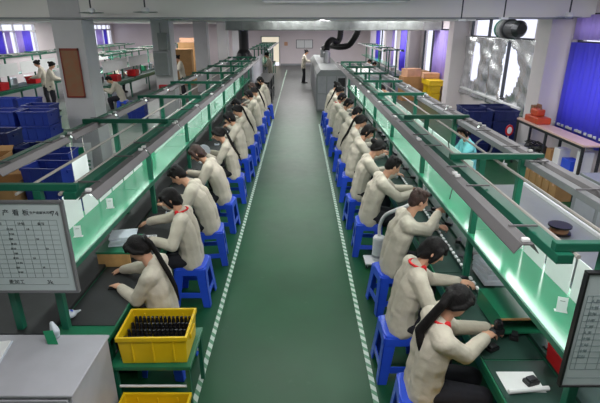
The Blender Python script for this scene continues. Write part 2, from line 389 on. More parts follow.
# ------------------------------------------------------------------ production lines
def bench(name, x_in, sgn, y0, y1, label, width=1.15, matcol='mat', matw=.42, cat='workbench', belt='matgreen'):
    """x_in = aisle edge, sgn = direction away from the aisle"""
    t = thing(name, label, cat, (x_in, y0, 0)); L = y1 - y0
    def bx(b, a0, a1, *r):
        return b.box(min(a0 * sgn, a1 * sgn), max(a0 * sgn, a1 * sgn), *r)
    bx(MB(), 0, width, 0, L, .7, .742).build('tabletop', 'benchgreen', t, .004)
    nm = max(1, round(L / 1.2))
    for k in range(nm):
        bx(MB(), .012, matw, k * L / nm + (.15 if k == 0 else .006), (k + 1) * L / nm - .006, .7425, .747).build('mat', matcol, t)
    for a_ in (.02, width - .06): bx(MB(), a_, a_ + .04, .05, L - .05, .62, .7).build('rail', 'green', t)
    nl = max(2, round(L / 2.4) + 1)
    for k in range(nl):
        y = .06 + (L - .16) * k / (nl - 1)
        bx(MB(), .02, .07, y, y + .05, 0, .7).build('leg', 'green', t)
        bx(MB(), width - .07, width - .02, y, y + .05, 0, .7).build('leg', 'green', t)
    # conveyor bed under the shelf
    bx(MB(), .43, width - .02, .012, L, .7425, .775).build('conveyor_belt', belt, t, .003)
    return t
def gantry(name, xi, sgn, y0, y1, cross, label, shelf=True, out=.635, ob=.575, om='green'):
    """green frame with a goods shelf; xi = x of the inner post line; things are measured away from the aisle"""
    t = thing(name, label, 'lamp frame', (xi, y0, .776)); L = y1 - y0; zb = -.776
    def bx(b, a0, a1, c0, c1, z0, z1):
        return b.box(min(a0 * sgn, a1 * sgn), max(a0 * sgn, a1 * sgn), c0, c1, z0 + zb, z1 + zb)
    bx(MB(), -.26, -.18, 0, L, 1.8, 1.85).build('beam', 'green', t, .004)
    bx(MB(), ob, ob + .06, 0, L, 1.8, 1.85).build('beam', om, t, .004)
    for c in cross:
        y = c - y0
        bx(MB(), -.26, out, y - .022, y + .022, 1.85, 1.895).build('cross_beam', 'green', t, .004)
        bx(MB(), -.02, .03, y - .025, y + .025, .776, 1.85).build('post', 'green', t, .004)
        bx(MB(), .31, .36, y - .025, y + .025, .776, 1.85).build('post', 'green', t, .004)
    if shelf:
        nseg = max(1, round(L / 1.8))
        for k in range(nseg):
            bx(MB(), -.03, .36, k * L / nseg + .003, (k + 1) * L / nseg - .003, 1.175, 1.2).build('shelf_board', 'shelf', t, .003)
        bx(MB(), -.045, -.03, 0, L, 1.165, 1.205).build('shelf_lip', 'green', t)
    MB().tube([(sgn * .12, 0, 1.838 + zb), (sgn * .12, L, 1.838 + zb)], .01, 6).build('conduit', 'conduit', t)
    MB().tube([(sgn * -.16, 0, 1.838 + zb), (sgn * -.16, L, 1.838 + zb)], .012, 6).build('conduit', 'conduit', t)
    return t
def make_lamp(length=1.12):
    t = thing('fluorescent_lamp', 'lamp', 'lamp', (0, 0, 0))
    b = MB(); L = length / 2 - .015
    prof = [(-.06, -.026), (-.06, -.02), (-.03, .026), (.03, .026), (.06, -.02), (.06, -.026), (.026, .019), (-.026, .019)]
    vs = [(x, y, z) for y in (-L, L) for x, z in prof]; n_ = len(prof)
    fs = [(i, (i + 1) % n_, n_ + (i + 1) % n_, n_ + i) for i in range(n_)] + [(0, 1, 2, 7), (2, 3, 6, 7), (3, 4, 5, 6)] + [(n_, n_ + 7, n_ + 2, n_ + 1), (n_ + 2, n_ + 7, n_ + 6, n_ + 3), (n_ + 3, n_ + 6, n_ + 5, n_ + 4)]
    b.add(vs, fs).build('reflector', 'housing', t)
    MB().tube([(0, -L + .06, -.003), (0, L - .06, -.003)], .014, 8).build('tube', 'tube', t)
    for s_ in (-1, 1): MB().box(-.018, .018, s_ * (L - .03) - .014, s_ * (L - .03) + .014, .026, .046).build('end_clip', 'clip', t, .005)
    for s_ in (-1, 1): MB().box(.0, .15, s_ * L * .6 - .007, s_ * L * .6 + .007, .024, .032).build('hanger', 'housing', t)
    return t
LAMP = make_lamp(); lamp_used = [False]
def lamp_rail(x, z, y0, y1, label, group, tilt=0):
    n_ = max(1, int((y1 - y0) / 1.14 + .5)); st = (y1 - y0) / n_
    for k in range(n_):
        loc = (x, y0 + st * (k + .5), z)
        if not lamp_used[0]:
            lamp_used[0] = True; LAMP.location = loc; LAMP['label'] = label; LAMP['group'] = group; o = LAMP
        else: o = dup(LAMP, loc, 0, label, group)
        o.rotation_euler = (0, 0, tilt)
CL = -.115
# left line
LX = CL - 1.585
crossL = [2.83, 5.05, 6.9, 8.75, 10.6, 12.45, 14.3, 16.1]
bench('workbench', -1.375, -1, 2.75, 16.2, 'long green workbench with black mats along the left side of the aisle', belt='mat')
gantry('lamp_frame', LX, -1, 2.78, 16.15, crossL, 'green steel lamp frame and shelf standing on the left workbench', out=.68, ob=.62)
lamp_rail(CL - 1.225, 1.84, 2.72, 16.1, 'fluorescent lamp in the row over the workers on the left bench', 'lamps over the left bench, aisle side', PI)
lamp_rail(CL - 2.12, 1.84, 2.0, 16.1, 'fluorescent lamp in the row along the outer edge of the left frame', 'lamps on the outer edge of the left frame', PI)
# right line
RX = CL + 1.585
crossR = [1.97, 3.58, 5.3, 7.2, 8.95, 10.5, 12.2, 13.9]
bench('workbench', 1.235, 1, 1.35, 14.2, 'long workbench with dark green mats along the right side of the aisle', matcol='matgreen')
gantry('lamp_frame', RX, 1, 1.92, 14.0, crossR, 'green steel lamp frame and shelf standing on the right workbench', out=.49, ob=.34, om='greyfab')
lamp_rail(CL + 1.22, 1.84, 2.0, 14.0, 'fluorescent lamp in the row over the workers on the right bench', 'lamps over the right bench, aisle side', 0)
lamp_rail(CL + 2.05, 1.84, 1.4, 14.0, 'fluorescent lamp in the row along the outer edge of the right frame', 'lamps on the outer edge of the right frame', PI)
# side hall lines (left)
def side_line(x, y0, y1, lab):
    bench('workbench', x - .5, 1, y0, y1, 'workbench ' + lab, width=1.0)
    cr = [y0 + .1 + i * 2.4 for i in range(int((y1 - y0) / 2.4) + 1)]
    gantry('lamp_frame', x - .16, 1, y0, y1, cr, 'green lamp frame ' + lab)
    lamp_rail(x + .325, 1.84, y0, y1, 'fluorescent lamp, near row ' + lab, 'near-side lamps ' + lab)
    lamp_rail(x - .44, 1.84, y0, y1, 'fluorescent lamp, far row ' + lab, 'far-side lamps ' + lab)
side_line(-7.6, 17.5, 30., 'in the side hall behind the second column')
side_line(-10.6, 14.5, 30., 'in the side hall near the left windows')
side_line(4.1, 21., 30., 'by the right windows near the far end')

# ------------------------------------------------------------------ work sheets and small cards along the shelves
def sheet_row(x, z0, z1, spans, sgn, label, group, name='work_sheet', wd=.3):
    proto = None
    for y in spans:
        if proto is None:
            proto = tag(MB().box(-.003, .003, -wd / 2, wd / 2, 0, z1 - z0).build(name, 'paper'), label, 'work sheet', group); o = proto
        else: o = proto.copy(); COL.objects.link(o)
        o.location = (x, y, z0)
sheet_row(CL - 1.585 - .295, 1.2, 1.5, [3.1 + .34 * i for i in range(8)], -1, 'white work sheet standing at the back of the left shelf', 'white sheets at the back of the left shelf')
sheet_row(CL + 1.585 + .295, 1.2, 1.48, [2.1 + .33 * i for i in range(7)], 1, 'white work sheet standing at the back of the right shelf', 'white sheets at the back of the right shelf')
pm = mat('frosted_panel', (206, 232, 222), .25, var=.04, vscale=2)
for k in range(6):
    y0 = 6.2 + k * 1.62
    tag(MB().box(CL - 1.585 - .3, CL - 1.585 - .294, y0, y0 + 1.56, 1.2, 1.56).build('frosted_sheet', pm), 'frosted pale green panel along the back of the left shelf', 'panel', 'frosted panels on the left shelf')
for k in range(6):
    y0 = 4.5 + k * 1.55
    tag(MB().box(CL + 1.585 + .294, CL + 1.585 + .3, y0, y0 + 1.5, 1.2, 1.56).build('frosted_sheet', pm), 'frosted pale green panel along the back of the right shelf', 'panel', 'frosted panels on the right shelf')
def shelf_card(x, y, label, rz=0):
    t = thing('label_card', label, 'card', (x, y, 1.2), rz)
    t.scale = (.72, .72, .72)
    MB().box(-.05, .05, -.02, .02, 0, .004).build('base', 'white', t)
    MB().hexa([(-.04, -.015, .004), (.04, -.015, .004), (.04, -.011, .004), (-.04, -.011, .004), (-.04, .01, .13), (.04, .01, .13), (.04, .014, .13), (-.04, .014, .13)]).build('card', 'paper', t)
    MB().hexa([(-.02, -.0035, .06), (.02, -.0035, .06), (.02, -.001, .06), (-.02, -.001, .06), (-.02, .004, .1), (.02, .004, .1), (.02, .006, .1), (-.02, .006, .1)]).build('printed_block', 'ink', t)
shelf_card(-1.85, 3.5, 'white label card on the left shelf, nearer of the two left ones', R(15))
shelf_card(-1.83, 4.15, 'white label card on the left shelf, farther of the two left ones', R(15))
shelf_card(1.62, 2.42, 'white label card standing on the near end of the right shelf', R(-20))

# ------------------------------------------------------------------ whiteboards
def whiteboard(x0, x1, y, z0, z1, label, frame, right=False):
    t = thing('whiteboard', label, 'whiteboard', (x0, y, z0)); W_, H_ = x1 - x0, z1 - z0
    MB().box(0, W_, 0, .018, 0, H_).build('panel', 'boardface', t)
    f = .012 if right else .018
    MB().box(-f, W_ + f, -.008, .024, -f, 0).box(-f, W_ + f, -.008, .024, H_, H_ + f).box(-f, 0, -.008, .024, 0, H_).box(W_, W_ + f, -.008, .024, 0, H_).build('frame', frame, t, .003)
    b = MB(); e = -.0012; top = H_ - .115
    rows = 12; rh = (top - .1) / rows
    for i in range(rows + 1): b.box(.02, W_ - .04, e, 0, .1 + i * rh - .0011, .1 + i * rh + .0011)
    b.box(.02, W_ - .04, e, 0, .045, .047)
    cols = [.02] + [W_ - .04 - .055 * k for k in range(14, -1, -1)]
    for c in cols: b.box(c - .0011, c + .0011, e, 0, .1, top)
    b.build('grid_lines', 'inklight', t)
    rot = (PI / 2, 0, 0)
    if not right:
        for i, ch in enumerate('生产看板'): text_mesh('heading', ch, .046, 'ink', t, (W_ - .445 + .064 * i, -.001, H_ - .078), rot)
        text_mesh('heading', '生产进度状况表', .021, 'ink', t, (W_ - .205, -.001, H_ - .07), rot)
        text_mesh('handwriting', '74', .05, 'ink', t, (W_ - .068, -.001, H_ - .085), rot)
        for s_, xx in (('线别', .62), ('时间', .45), ('计划', .3), ('备注', .17)): text_mesh('column_heading', s_, .024, 'ink', t, (W_ - xx, -.001, top - .035), rot)
        for i in range(10): text_mesh('row_entry', random.choice(('8:30', '9:30', '10:30', '200', '180')), .02, 'ink', t, (W_ - .38 + .01 * (i % 2), -.001, top - .035 - rh * (i + 1)), rot)
        for i in range(5): text_mesh('row_entry', random.choice(('20', '35', '18')), .02, 'ink', t, (W_ - .25 + .05 * (i % 3), -.001, top - .035 - rh * (2 * i + 1)), rot)
        text_mesh('handwriting', '麦加工', .036, 'ink', t, (W_ - .45, -.001, .055), rot)
        text_mesh('handwriting', '3k', .042, 'ink', t, (W_ - .19, -.001, .052), rot)
    else:
        text_mesh('heading', '生产看板', .036, 'inklight', t, (.12, -.001, H_ - .07), rot)
        for i in range(10): text_mesh('row_entry', random.choice(('计划', '实际', '差异', '人员', '工时')), .022, 'inklight', t, (.04, -.001, top - .038 - rh * i), rot)
        for i in range(8): text_mesh('row_entry', random.choice(('120', '135', '98')), .022, 'ink', t, (.145, -.001, top - .038 - rh * i), rot)
    return t
whiteboard(-2.42, -1.53, 2.74, 1.15, 1.79, 'whiteboard with a ruled table and writing, hung on the left frame end', 'boardframe')
whiteboard(1.345, 2.2, 1.87, 1.13, 1.775, 'black-framed whiteboard hung on the end of the right frame', 'black', True)

# ------------------------------------------------------------------ stools
def make_stool():
    t = thing('plastic_stool', '', 'stool'); t.scale = (1.14, 1.14, 1)
    s = MB(); a = .145
    # seat: slab with a rounded centre hole
    n_ = 16; out = []; inn = []
    for k in range(n_):
        th = 2 * PI * k / n_; c, s_ = math.cos(th), math.sin(th)
        q = 1 / max(abs(c), abs(s_)); q = min(q, 1.27)
        out.append((a * q * c, a * q * s_)); inn.append((.028 * c, .028 * s_))
    vs = [(x, y, .46) for x, y in out] + [(x, y, .456) for x, y in inn] + [(x * 1.03, y * 1.03, .43) for x, y in out] + [(x, y, .43) for x, y in inn]
    fs = []
    for k in range(n_):
        l = (k + 1) % n_
        fs += [(k, l, n_ + l, n_ + k), (k, 2 * n_ + k, 2 * n_ + l, l), (2 * n_ + k, 3 * n_ + k, 3 * n_ + l, 2 * n_ + l), (n_ + k, n_ + l, 3 * n_ + l, 3 * n_ + k)]
    s.add(vs, fs).build('seat', 'stool', t, .008)
    ap = MB()
    for k in range(4):
        e = Matrix.Rotation(k * PI / 2, 3, 'Z')
        ap.hexa([e @ Vector(v) for v in ((-.135, -.152, .37), (.135, -.152, .37), (.135, -.143, .37), (-.135, -.143, .37), (-.138, -.148, .44), (.138, -.148, .44), (.138, -.139, .44), (-.138, -.139, .44))])
    ap.build('apron', 'stool', t, .003)
    for sx in (-1, 1):
        for sy in (-1, 1):
            b = MB()
            T, B, wT, wB, th = .144, .18, .09, .068, .012
            b.hexa([(sx * B, sy * B, 0), (sx * (B - wB), sy * B, 0), (sx * (B - wB), sy * (B - th), 0), (sx * B, sy * (B - th), 0),
                    (sx * T, sy * T, .44), (sx * (T - wT), sy * T, .44), (sx * (T - wT), sy * (T - th), .44), (sx * T, sy * (T - th), .44)])
            b.hexa([(sx * B, sy * B, 0), (sx * B, sy * (B - wB), 0), (sx * (B - th), sy * (B - wB), 0), (sx * (B - th), sy * B, 0),
                    (sx * T, sy * T, .44), (sx * T, sy * (T - wT), .44), (sx * (T - th), sy * (T - wT), .44), (sx * (T - th), sy * T, .44)])
            b.build('leg', 'stool', t, .003)
    for k in range(4):
        e = Matrix.Rotation(k * PI / 2, 3, 'Z')
        r0, r1 = .167, .164
        MB().hexa([e @ Vector(v) for v in ((-.13, -r0, .11), (.13, -r0, .11), (.13, -r0 + .01, .11), (-.13, -r0 + .01, .11), (-.13, -r1, .17), (.13, -r1, .17), (.13, -r1 + .01, .17), (-.13, -r1 + .01, .17))]).build('stretcher', 'stool', t, .002)
    return t
STOOL = make_stool(); stool_used = [False]
def stool(x, y, rz, label, group):
    if not stool_used[0]:
        stool_used[0] = True; STOOL.location = (x, y, 0); STOOL.rotation_euler = (0, 0, rz); STOOL['label'] = label; STOOL['group'] = group; return STOOL
    return dup(STOOL, (x, y, 0), rz, label, group)

# ------------------------------------------------------------------ people
ICO = {}
def ico(sub):
    if sub not in ICO:
        b = bmesh.new(); bmesh.ops.create_icosphere(b, subdivisions=sub, radius=1)
        ICO[sub] = [v.co.copy() for v in b.verts]; b.free()
    return ICO[sub]
class Blob:
    def __init__(s): s.bm = bmesh.new()
    def hull(s, pts):
        vs = [s.bm.verts.new(p) for p in pts]
        r = bmesh.ops.convex_hull(s.bm, input=vs)
        dead = [g for g in r['geom_interior'] + r['geom_unused'] if isinstance(g, bmesh.types.BMVert)]
        if dead: bmesh.ops.delete(s.bm, geom=list(set(dead)), context='VERTS')
    def cap(s, p, q, r0, r1, sub=2, flat=None):
        p, q = Vector(p), Vector(q); pts = []
        for c, r in ((p, r0), (q, r1)):
            for v in ico(sub):
                w_ = v * r
                pts.append(c + w_)
        s.hull(pts); return s
    def ell(s, c, r, rot=None, sub=2):
        c = Vector(c); m = rot or Matrix.Identity(3)
        s.hull([c + m @ Vector((v.x * r[0], v.y * r[1], v.z * r[2])) for v in ico(sub)]); return s
    def chain(s, pts, rs, sub=2):
        for i in range(len(pts) - 1): s.cap(pts[i], pts[i + 1], rs[i], rs[i + 1], sub)
        return s
    def build(s, name, mats, parent, voxel, smooth=4, fold=0, seed=Vector((0, 0, 0))):
        me = bpy.data.meshes.new(name); s.bm.to_mesh(me); s.bm.free()
        o = bpy.data.objects.new(name + '_tmp', me); COL.objects.link(o)
        md = o.modifiers.new('r', 'REMESH'); md.mode = 'VOXEL'; md.voxel_size = voxel
        if smooth: sm = o.modifiers.new('s', 'SMOOTH'); sm.factor = .5; sm.iterations = smooth
        dg = bpy.context.evaluated_depsgraph_get(); m2 = bpy.data.meshes.new_from_object(o.evaluated_get(dg))
        bpy.data.objects.remove(o); bpy.data.meshes.remove(me)
        m2.name = name; m2.materials.clear()
        for m in mats: m2.materials.append(M[m])
        m2.polygons.foreach_set('use_smooth', [True] * len(m2.polygons))
        if fold:
            nz = mnoise.noise; cos_ = []
            for v in m2.vertices:
                c = v.co; n_ = v.normal
                d = nz(Vector((c.x * 6, c.y * 6, c.z * 13)) + seed) + nz(Vector((c.x * 14 + c.z * 9, c.y * 14, c.z * 20)) + seed) * .3
                cos_ += list(c + n_ * d * fold)
            m2.vertices.foreach_set('co', cos_)
        r = bpy.data.objects.new(name, m2); COL.objects.link(r); r.parent = parent
        return r
def ik(S, T, a, b, pole):
    S, T = Vector(S), Vector(T); d = T - S; L = min(d.length, (a + b) * .995); d.normalize(); T = S + d * L
    x = (a * a - b * b + L * L) / (2 * L); h = math.sqrt(max(0, a * a - x * x))
    pole = Vector(pole); pole = (pole - d * pole.dot(d)).normalized()
    return S + d * x + pole * h, T
def person(label, loc, rotz, group=None, lean=26, yaw=0, pitch=40, lh=(.5, .14, .82), rh=(.5, -.14, .82), hair='short', haircol='hair', collar=None,
           jacket='jacket', voxel=.011, seated=True, female=True, twist=0, curl=30, scale=1., roll=0):
    root = thing('person', label, 'person', loc, rotz, group)
    dirn = lambda a: Vector((math.sin(R(a)), 0, math.cos(R(a))))
    wf = .93 if female else 1.03
    if seated: pel = Vector((0, 0, .545))
    else: pel = Vector((0, 0, .9))
    wst = pel + dirn(lean * .35) * .15; chs = wst + dirn(lean * .9) * .19; nb = chs + dirn(lean * 1.25) * .17
    tw = Matrix.Rotation(R(twist), 3, 'Z')
    side = tw @ Vector((0, 1, 0))
    fw = tw @ Vector((1, 0, 0))
    hd = nb + dirn(lean * 1.2 + pitch * .25) * .1 + tw @ Vector((.02, 0, 0))
    RH = (Matrix.Rotation(R(yaw + twist), 3, 'Z') @ Matrix.Rotation(R(pitch), 3, 'Y') @ Matrix.Rotation(R(roll), 3, 'X'))
    hc = hd + RH @ Vector((.018, 0, .1))
    sh = nb + dirn(lean * 1.2) * -.035
    SL, SR = sh + side * .158 * wf, sh - side * .158 * wf
    arms = []
    for S, T, sg in ((SL, lh, 1), (SR, rh, -1)):
        E, W = ik(S, T, .27, .245, (-.25, sg * .55, -1)); arms.append((S, E, W, sg))
    hips = [pel + Vector((0, .085 * s, 0)) for s in (1, -1)]
    if seated:
        knees = [Vector((.4, .1 * s, .5)) for s in (1, -1)]; ank = [Vector((.36 - .03 * s, .11 * s, .09)) for s in (1, -1)]
    else:
        knees = [Vector((.03, .09 * s, .48)) for s in (1, -1)]; ank = [Vector((0 - .04 * s, .1 * s, .09)) for s in (1, -1)]
    # body: one continuous figure
    B = Blob()
    B.ell(hc + RH @ Vector((-.012, 0, .018)), (.09, .071, .096), RH, 3)
    B.ell(hc + RH @ Vector((.016, 0, -.035)), (.07, .058, .076), RH, 3)
    B.ell(hc + RH @ Vector((.05, 0, -.078)), (.032, .032, .026), RH)
    B.cap(hc + RH @ Vector((.082, 0, .012)), hc + RH @ Vector((.098, 0, -.022)), .008, .013, 2)
    for s in (1, -1): B.ell(hc + RH @ Vector((-.005, .074 * s, -.01)), (.02, .009, .032), RH)
    B.cap(nb + dirn(lean) * -.05, hc + RH @ Vector((-.015, 0, -.05)), .056, .05)
    for s in (1, -1):
        B.chain([pel + side * .06 * s, wst + side * .055 * s, chs + side * .075 * s, sh + side * .07 * s], [.1, .085, .09, .06])
    for i in (0, 1): B.chain([hips[i], knees[i], ank[i]], [.085, .056, .038]); B.cap(ank[i] + Vector((-.03, 0, -.045)), ank[i] + Vector((.14, 0, -.055)), .034, .028)
    for S, E, W, sg in arms:
        B.chain([sh + side * .1 * sg, S, E, W], [.06, .05, .04, .027])
        d = (W - E).normalized(); d = (d * .75 + Vector((d.x, d.y, 0)).normalized() * .25 + Vector((0, 0, -.1))).normalized()
        lat = d.cross(Vector((0, 0, 1)));
        lat = lat.normalized() if lat.length > .05 else Vector((0, 1, 0))
        nrm = lat.cross(d).normalized()       # back of the hand
        fr = Matrix((d, lat, nrm)).transposed()
        B.ell(W + d * .05, (.052, .04, .018), fr)
        for j, (o_, l_) in enumerate(((-.03, .066), (-.01, .078), (.011, .074), (.031, .058))):
            p0 = W + d * .082 + lat * o_ * .95
            a1 = R(curl * .7 + 4 * j); a2 = R(curl * 1.7 + 6 * j)
            p1 = p0 + (d * math.cos(a1) - nrm * math.sin(a1)) * l_ * .52 + lat * o_ * .18
            p2 = p1 + (d * math.cos(a2) - nrm * math.sin(a2)) * l_ * .5
            B.chain([W + d * .05 + lat * o_ * .8, p0, p1, p2], [.01, .0098, .009, .0078], 1)
        ts = -sg if False else (1 if sg < 0 else -1)
        # thumb on the inner side
        inn = lat if (lat.y * -sg) > 0 else -lat
        q0 = W + d * .022 + inn * .026; q1 = q0 + (d * .75 + inn * .6 - nrm * .25).normalized() * .042; q2 = q1 + (d * .95 + inn * .1 - nrm * .35).normalized() * .034
        B.chain([q0, q1, q2], [.0135, .0115, .0092], 1)
    body = B.build('body', ['skin', 'eye', 'lip'], root, min(voxel, .0085), 2)
    inv = RH.inverted(); mi = []
    for p in body.data.polygons:
        c = inv @ (p.center - hc); k = 0
        if c.x > .05 and abs(c.z) < .2:
            if abs(abs(c.y) - .032) < .014 and abs(c.z - .004) < .0065: k = 1
            elif abs(abs(c.y) - .033) < .019 and abs(c.z - .026) < .005: k = 1
            elif abs(c.y) < .022 and abs(c.z + .055) < .007: k = 2
        mi.append(k)
    body.data.polygons.foreach_set('material_index', mi)
    # jacket
    J = Blob()
    hem = pel + Vector((-.005, 0, -.055 if seated else -.1))
    for s in (1, -1):
        J.chain([hem + side * .072 * s * wf, wst + Vector((0, 0, -.01)) + side * .07 * s * wf, chs + side * .082 * s * wf, sh + side * .078 * s * wf + dirn(lean) * -.01], [.122, .114, .116, .078])
    J.cap(hem + side * .06, hem - side * .06, .122, .122)
    J.cap(sh + dirn(lean) * -.02, nb + dirn(lean * 1.2) * .02, .09, .064)
    for S, E, W, sg in arms:
        Wc = E + (W - E) * .93
        mid = E + (W - E) * .5
        J.chain([sh + side * .09 * sg, S, S + (E - S) * .55, E, mid, Wc], [.085, .077, .069, .062, .055, .046])
    J.build('jacket', [jacket], root, voxel, 3, .009, Vector((loc[0] * 3, loc[1] * 5, 1)))
    # trousers and shoes
    T_ = Blob()
    for i in (0, 1): T_.chain([hips[i] + Vector((0, 0, -.005)), knees[i], ank[i] + Vector((0, 0, .02))], [.1, .075, .06])
    T_.cap(hips[0], hips[1], .1, .1)
    T_.build('trousers', ['trousers'], root, voxel * 1.4, 3)
    for i in (0, 1):
        S_ = Blob(); S_.cap(ank[i] + Vector((-.035, 0, -.045)), ank[i] + Vector((.15, 0, -.055)), .043, .034); S_.cap(ank[i], ank[i] + Vector((0, 0, -.04)), .04, .042)
        S_.build('shoe', ['black'], root, voxel * 1.2, 2)
    # hair
    Hh = Blob(); P = lambda x, y, z: hc + RH @ Vector((x, y, z))
    Hh.ell(P(-.024, 0, .026), (.093, .08, .098), RH, 3)
    Hh.ell(P(.036, .012, .082), (.05, .06, .028), RH)
    if hair in ('short', 'man'):
        Hh.ell(P(-.06, 0, -.03), (.05, .066, .06), RH)
        for s in (1, -1): Hh.cap(P(.0, .074 * s, .03), P(.012, .074 * s, -.005), .018, .009)
        for i in range(10):
            a = i * .63; Hh.cap(P(-.02 + .05 * math.cos(a), .05 * math.sin(a), .105), P(-.015 + .085 * math.cos(a + .3), .08 * math.sin(a + .3), .085), .018, .011, 1)
    elif hair == 'bob':
        Hh.ell(P(-.05, 0, -.03), (.07, .084, .09), RH)
        for s in (1, -1): Hh.chain([P(.02, .07 * s, .05), P(.018, .082 * s, -.01), P(.012, .078 * s, -.075)], [.03, .026, .016])
        Hh.cap(P(.05, .03, .075), P(.07, -.035, .05), .03, .02); Hh.cap(P(.05, -.03, .075), P(.07, .04, .05), .026, .016)
        for i in range(7): Hh.cap(P(-.075, -.06 + .02 * i, -.05), P(-.085, -.066 + .022 * i, -.11), .022, .008, 1)
    else:
        Hh.ell(P(-.06, 0, -.02), (.055, .07, .075), RH)
        for s in (1, -1): Hh.chain([P(.02, .068 * s, .05), P(.0, .08 * s, .0), P(-.05, .06 * s, -.05)], [.028, .022, .02])
        Hh.cap(P(.05, .03, .078), P(.072, .05, .045), .025, .014); Hh.cap(P(.05, -.03, .078), P(.072, -.05, .045), .025, .014)
        if hair == 'ponytail':
            k0 = P(-.125, 0, .035); back = sh + Vector((-.12, .02, -.02)) ; b2 = chs + Vector((-.155, .03, -.02)); b3 = wst + Vector((-.16, .03, .03))
            Hh.chain([P(-.1, 0, .04), k0, P(-.14, .01, -.03), back, b2, b3], [.028, .02, .022, .024, .02, .008])
        elif hair == 'long':
            k0 = P(-.115, -.03, .02); d1 = sh - side * .03 + Vector((-.125, 0, .0)); d2 = sh - side * .07 + Vector((-.125, 0, -.07)); d3 = sh - side * .09 + Vector((-.12, 0, -.15))
            Hh.chain([P(-.09, .02, .03), k0, P(-.125, -.04, -.06), d1, d2, d3], [.033, .028, .032, .036, .028, .01])
        elif hair == 'bun':
            Hh.ell(P(-.13, 0, .04), (.04, .045, .042), RH)
    ho = Hh.build('hair', [haircol], root, max(.008, voxel * .8), 2)
    if hair == 'ponytail':
        q = P(-.122, 0, .037); MB().tube([q + RH @ Vector((.006, 0, 0)), q + RH @ Vector((-.012, 0, -.004))], .031, 10).build('hair_tie', 'redcloth' if collar else 'black', ho)
    if collar:
        c0 = nb + dirn(lean * 1.2) * .038; ring = []
        for i in range(13):
            a = 2 * PI * i / 12; ring.append(c0 + fw * (.069 * math.cos(a)) + side * (.071 * math.sin(a)) + Vector((0, 0, -.02 * math.cos(a))))
        Cb = Blob(); Cb.chain(ring, [.0135] * 13, 1)
        f0 = c0 + fw * .075; f1 = chs + fw * .125 + Vector((0, 0, .03))
        for s in (1, -1): Cb.chain([c0 + side * .06 * s + fw * .04, f1 + side * .012 * s], [.024, .014], 1)
        Cb.build('collar', ['redcloth'], root, .009, 1)
    if scale != 1: root.scale = (scale,) * 3
    return root

LROT, RROT = PI, 0.
ordn = ['nearest', 'second', 'third', 'fourth', 'fifth', 'sixth', 'seventh', 'eighth', 'ninth', 'tenth', 'eleventh', 'twelfth']
GL, GR = 'workers seated along the left bench', 'workers seated along the right bench'
# left row; local +x faces the bench (rotated by pi), so local +y points towards the camera
left = [
    dict(y=3.36, x=-1.16, lab='woman with long black ponytail nearest on the left, arms stretched over the black mat', kw=dict(lean=5, pitch=40, yaw=-6, hair='ponytail', scale=.95, lh=(.37, -.02, .82), rh=(.52, -.36, .8), curl=20, voxel=.009)),
    dict(y=4.45, x=-1.16, lab='second worker on the left, short black hair, beige jacket with red collar', kw=dict(lean=8, pitch=32, yaw=8, hair='bob', collar=True, scale=.97, lh=(.36, .22, .84), rh=(.56, -.26, .83), voxel=.009)),
    dict(y=5.35, x=-1.13, lab='third worker on the left, black hair, bending low over the bench', kw=dict(lean=25, pitch=45, hair='short', female=False, lh=(.5, .16, .82), rh=(.52, -.12, .82))),
    dict(y=6.35, x=-1.12, lab='fourth worker on the left, reddish brown bobbed hair, leaning forward', kw=dict(lean=24, pitch=40, hair='bob', haircol='hairbrown', lh=(.5, .16, .83), rh=(.52, -.14, .83))),
    dict(y=7.55, x=-1.12, lab='fifth worker on the left, thin dark ponytail, holding a white part', kw=dict(lean=14, pitch=32, yaw=6, hair='ponytail', scale=.97, lh=(.42, .1, .86), rh=(.44, -.12, .86), curl=45)),
    dict(y=8.75, x=-1.12, lab='sixth worker on the left, black bobbed hair, sitting fairly upright', kw=dict(lean=12, pitch=30, yaw=4, hair='bob', lh=(.42, .12, .86), rh=(.46, -.14, .84))),
]
for i, d in enumerate(left):
    d['o'] = person(d['lab'], (d['x'], d['y'], 0), LROT, GL, **d['kw'])
    stool(d['x'] - .0, d['y'], R(4 * ((i * 7) % 5) - 8), 'blue plastic stool under the %s worker of the left row' % ordn[i], 'blue stools of the left row')
for i, (y, src, x, extra) in enumerate(((9.85, 4, -1.1, 'dark ponytail'), (10.9, 2, -1.12, 'short black hair'), (11.9, 5, -1.08, 'bobbed black hair'), (13.0, 0, -1.1, 'long dark ponytail'), (14.1, 3, -1.08, 'brown hair'), (15.2, 5, -1.04, 'black hair'))):
    k = i + 6
    dup(left[src]['o'], (x, y, 0), LROT + R((-6, 5, -3, 4, 0, -5)[i]), '%s worker from the near end of the left row, beige jacket, %s' % (ordn[k], extra), GL)
    stool(x, y, R(3 * i - 6), 'blue plastic stool under the %s worker of the left row' % ordn[k], 'blue stools of the left row')
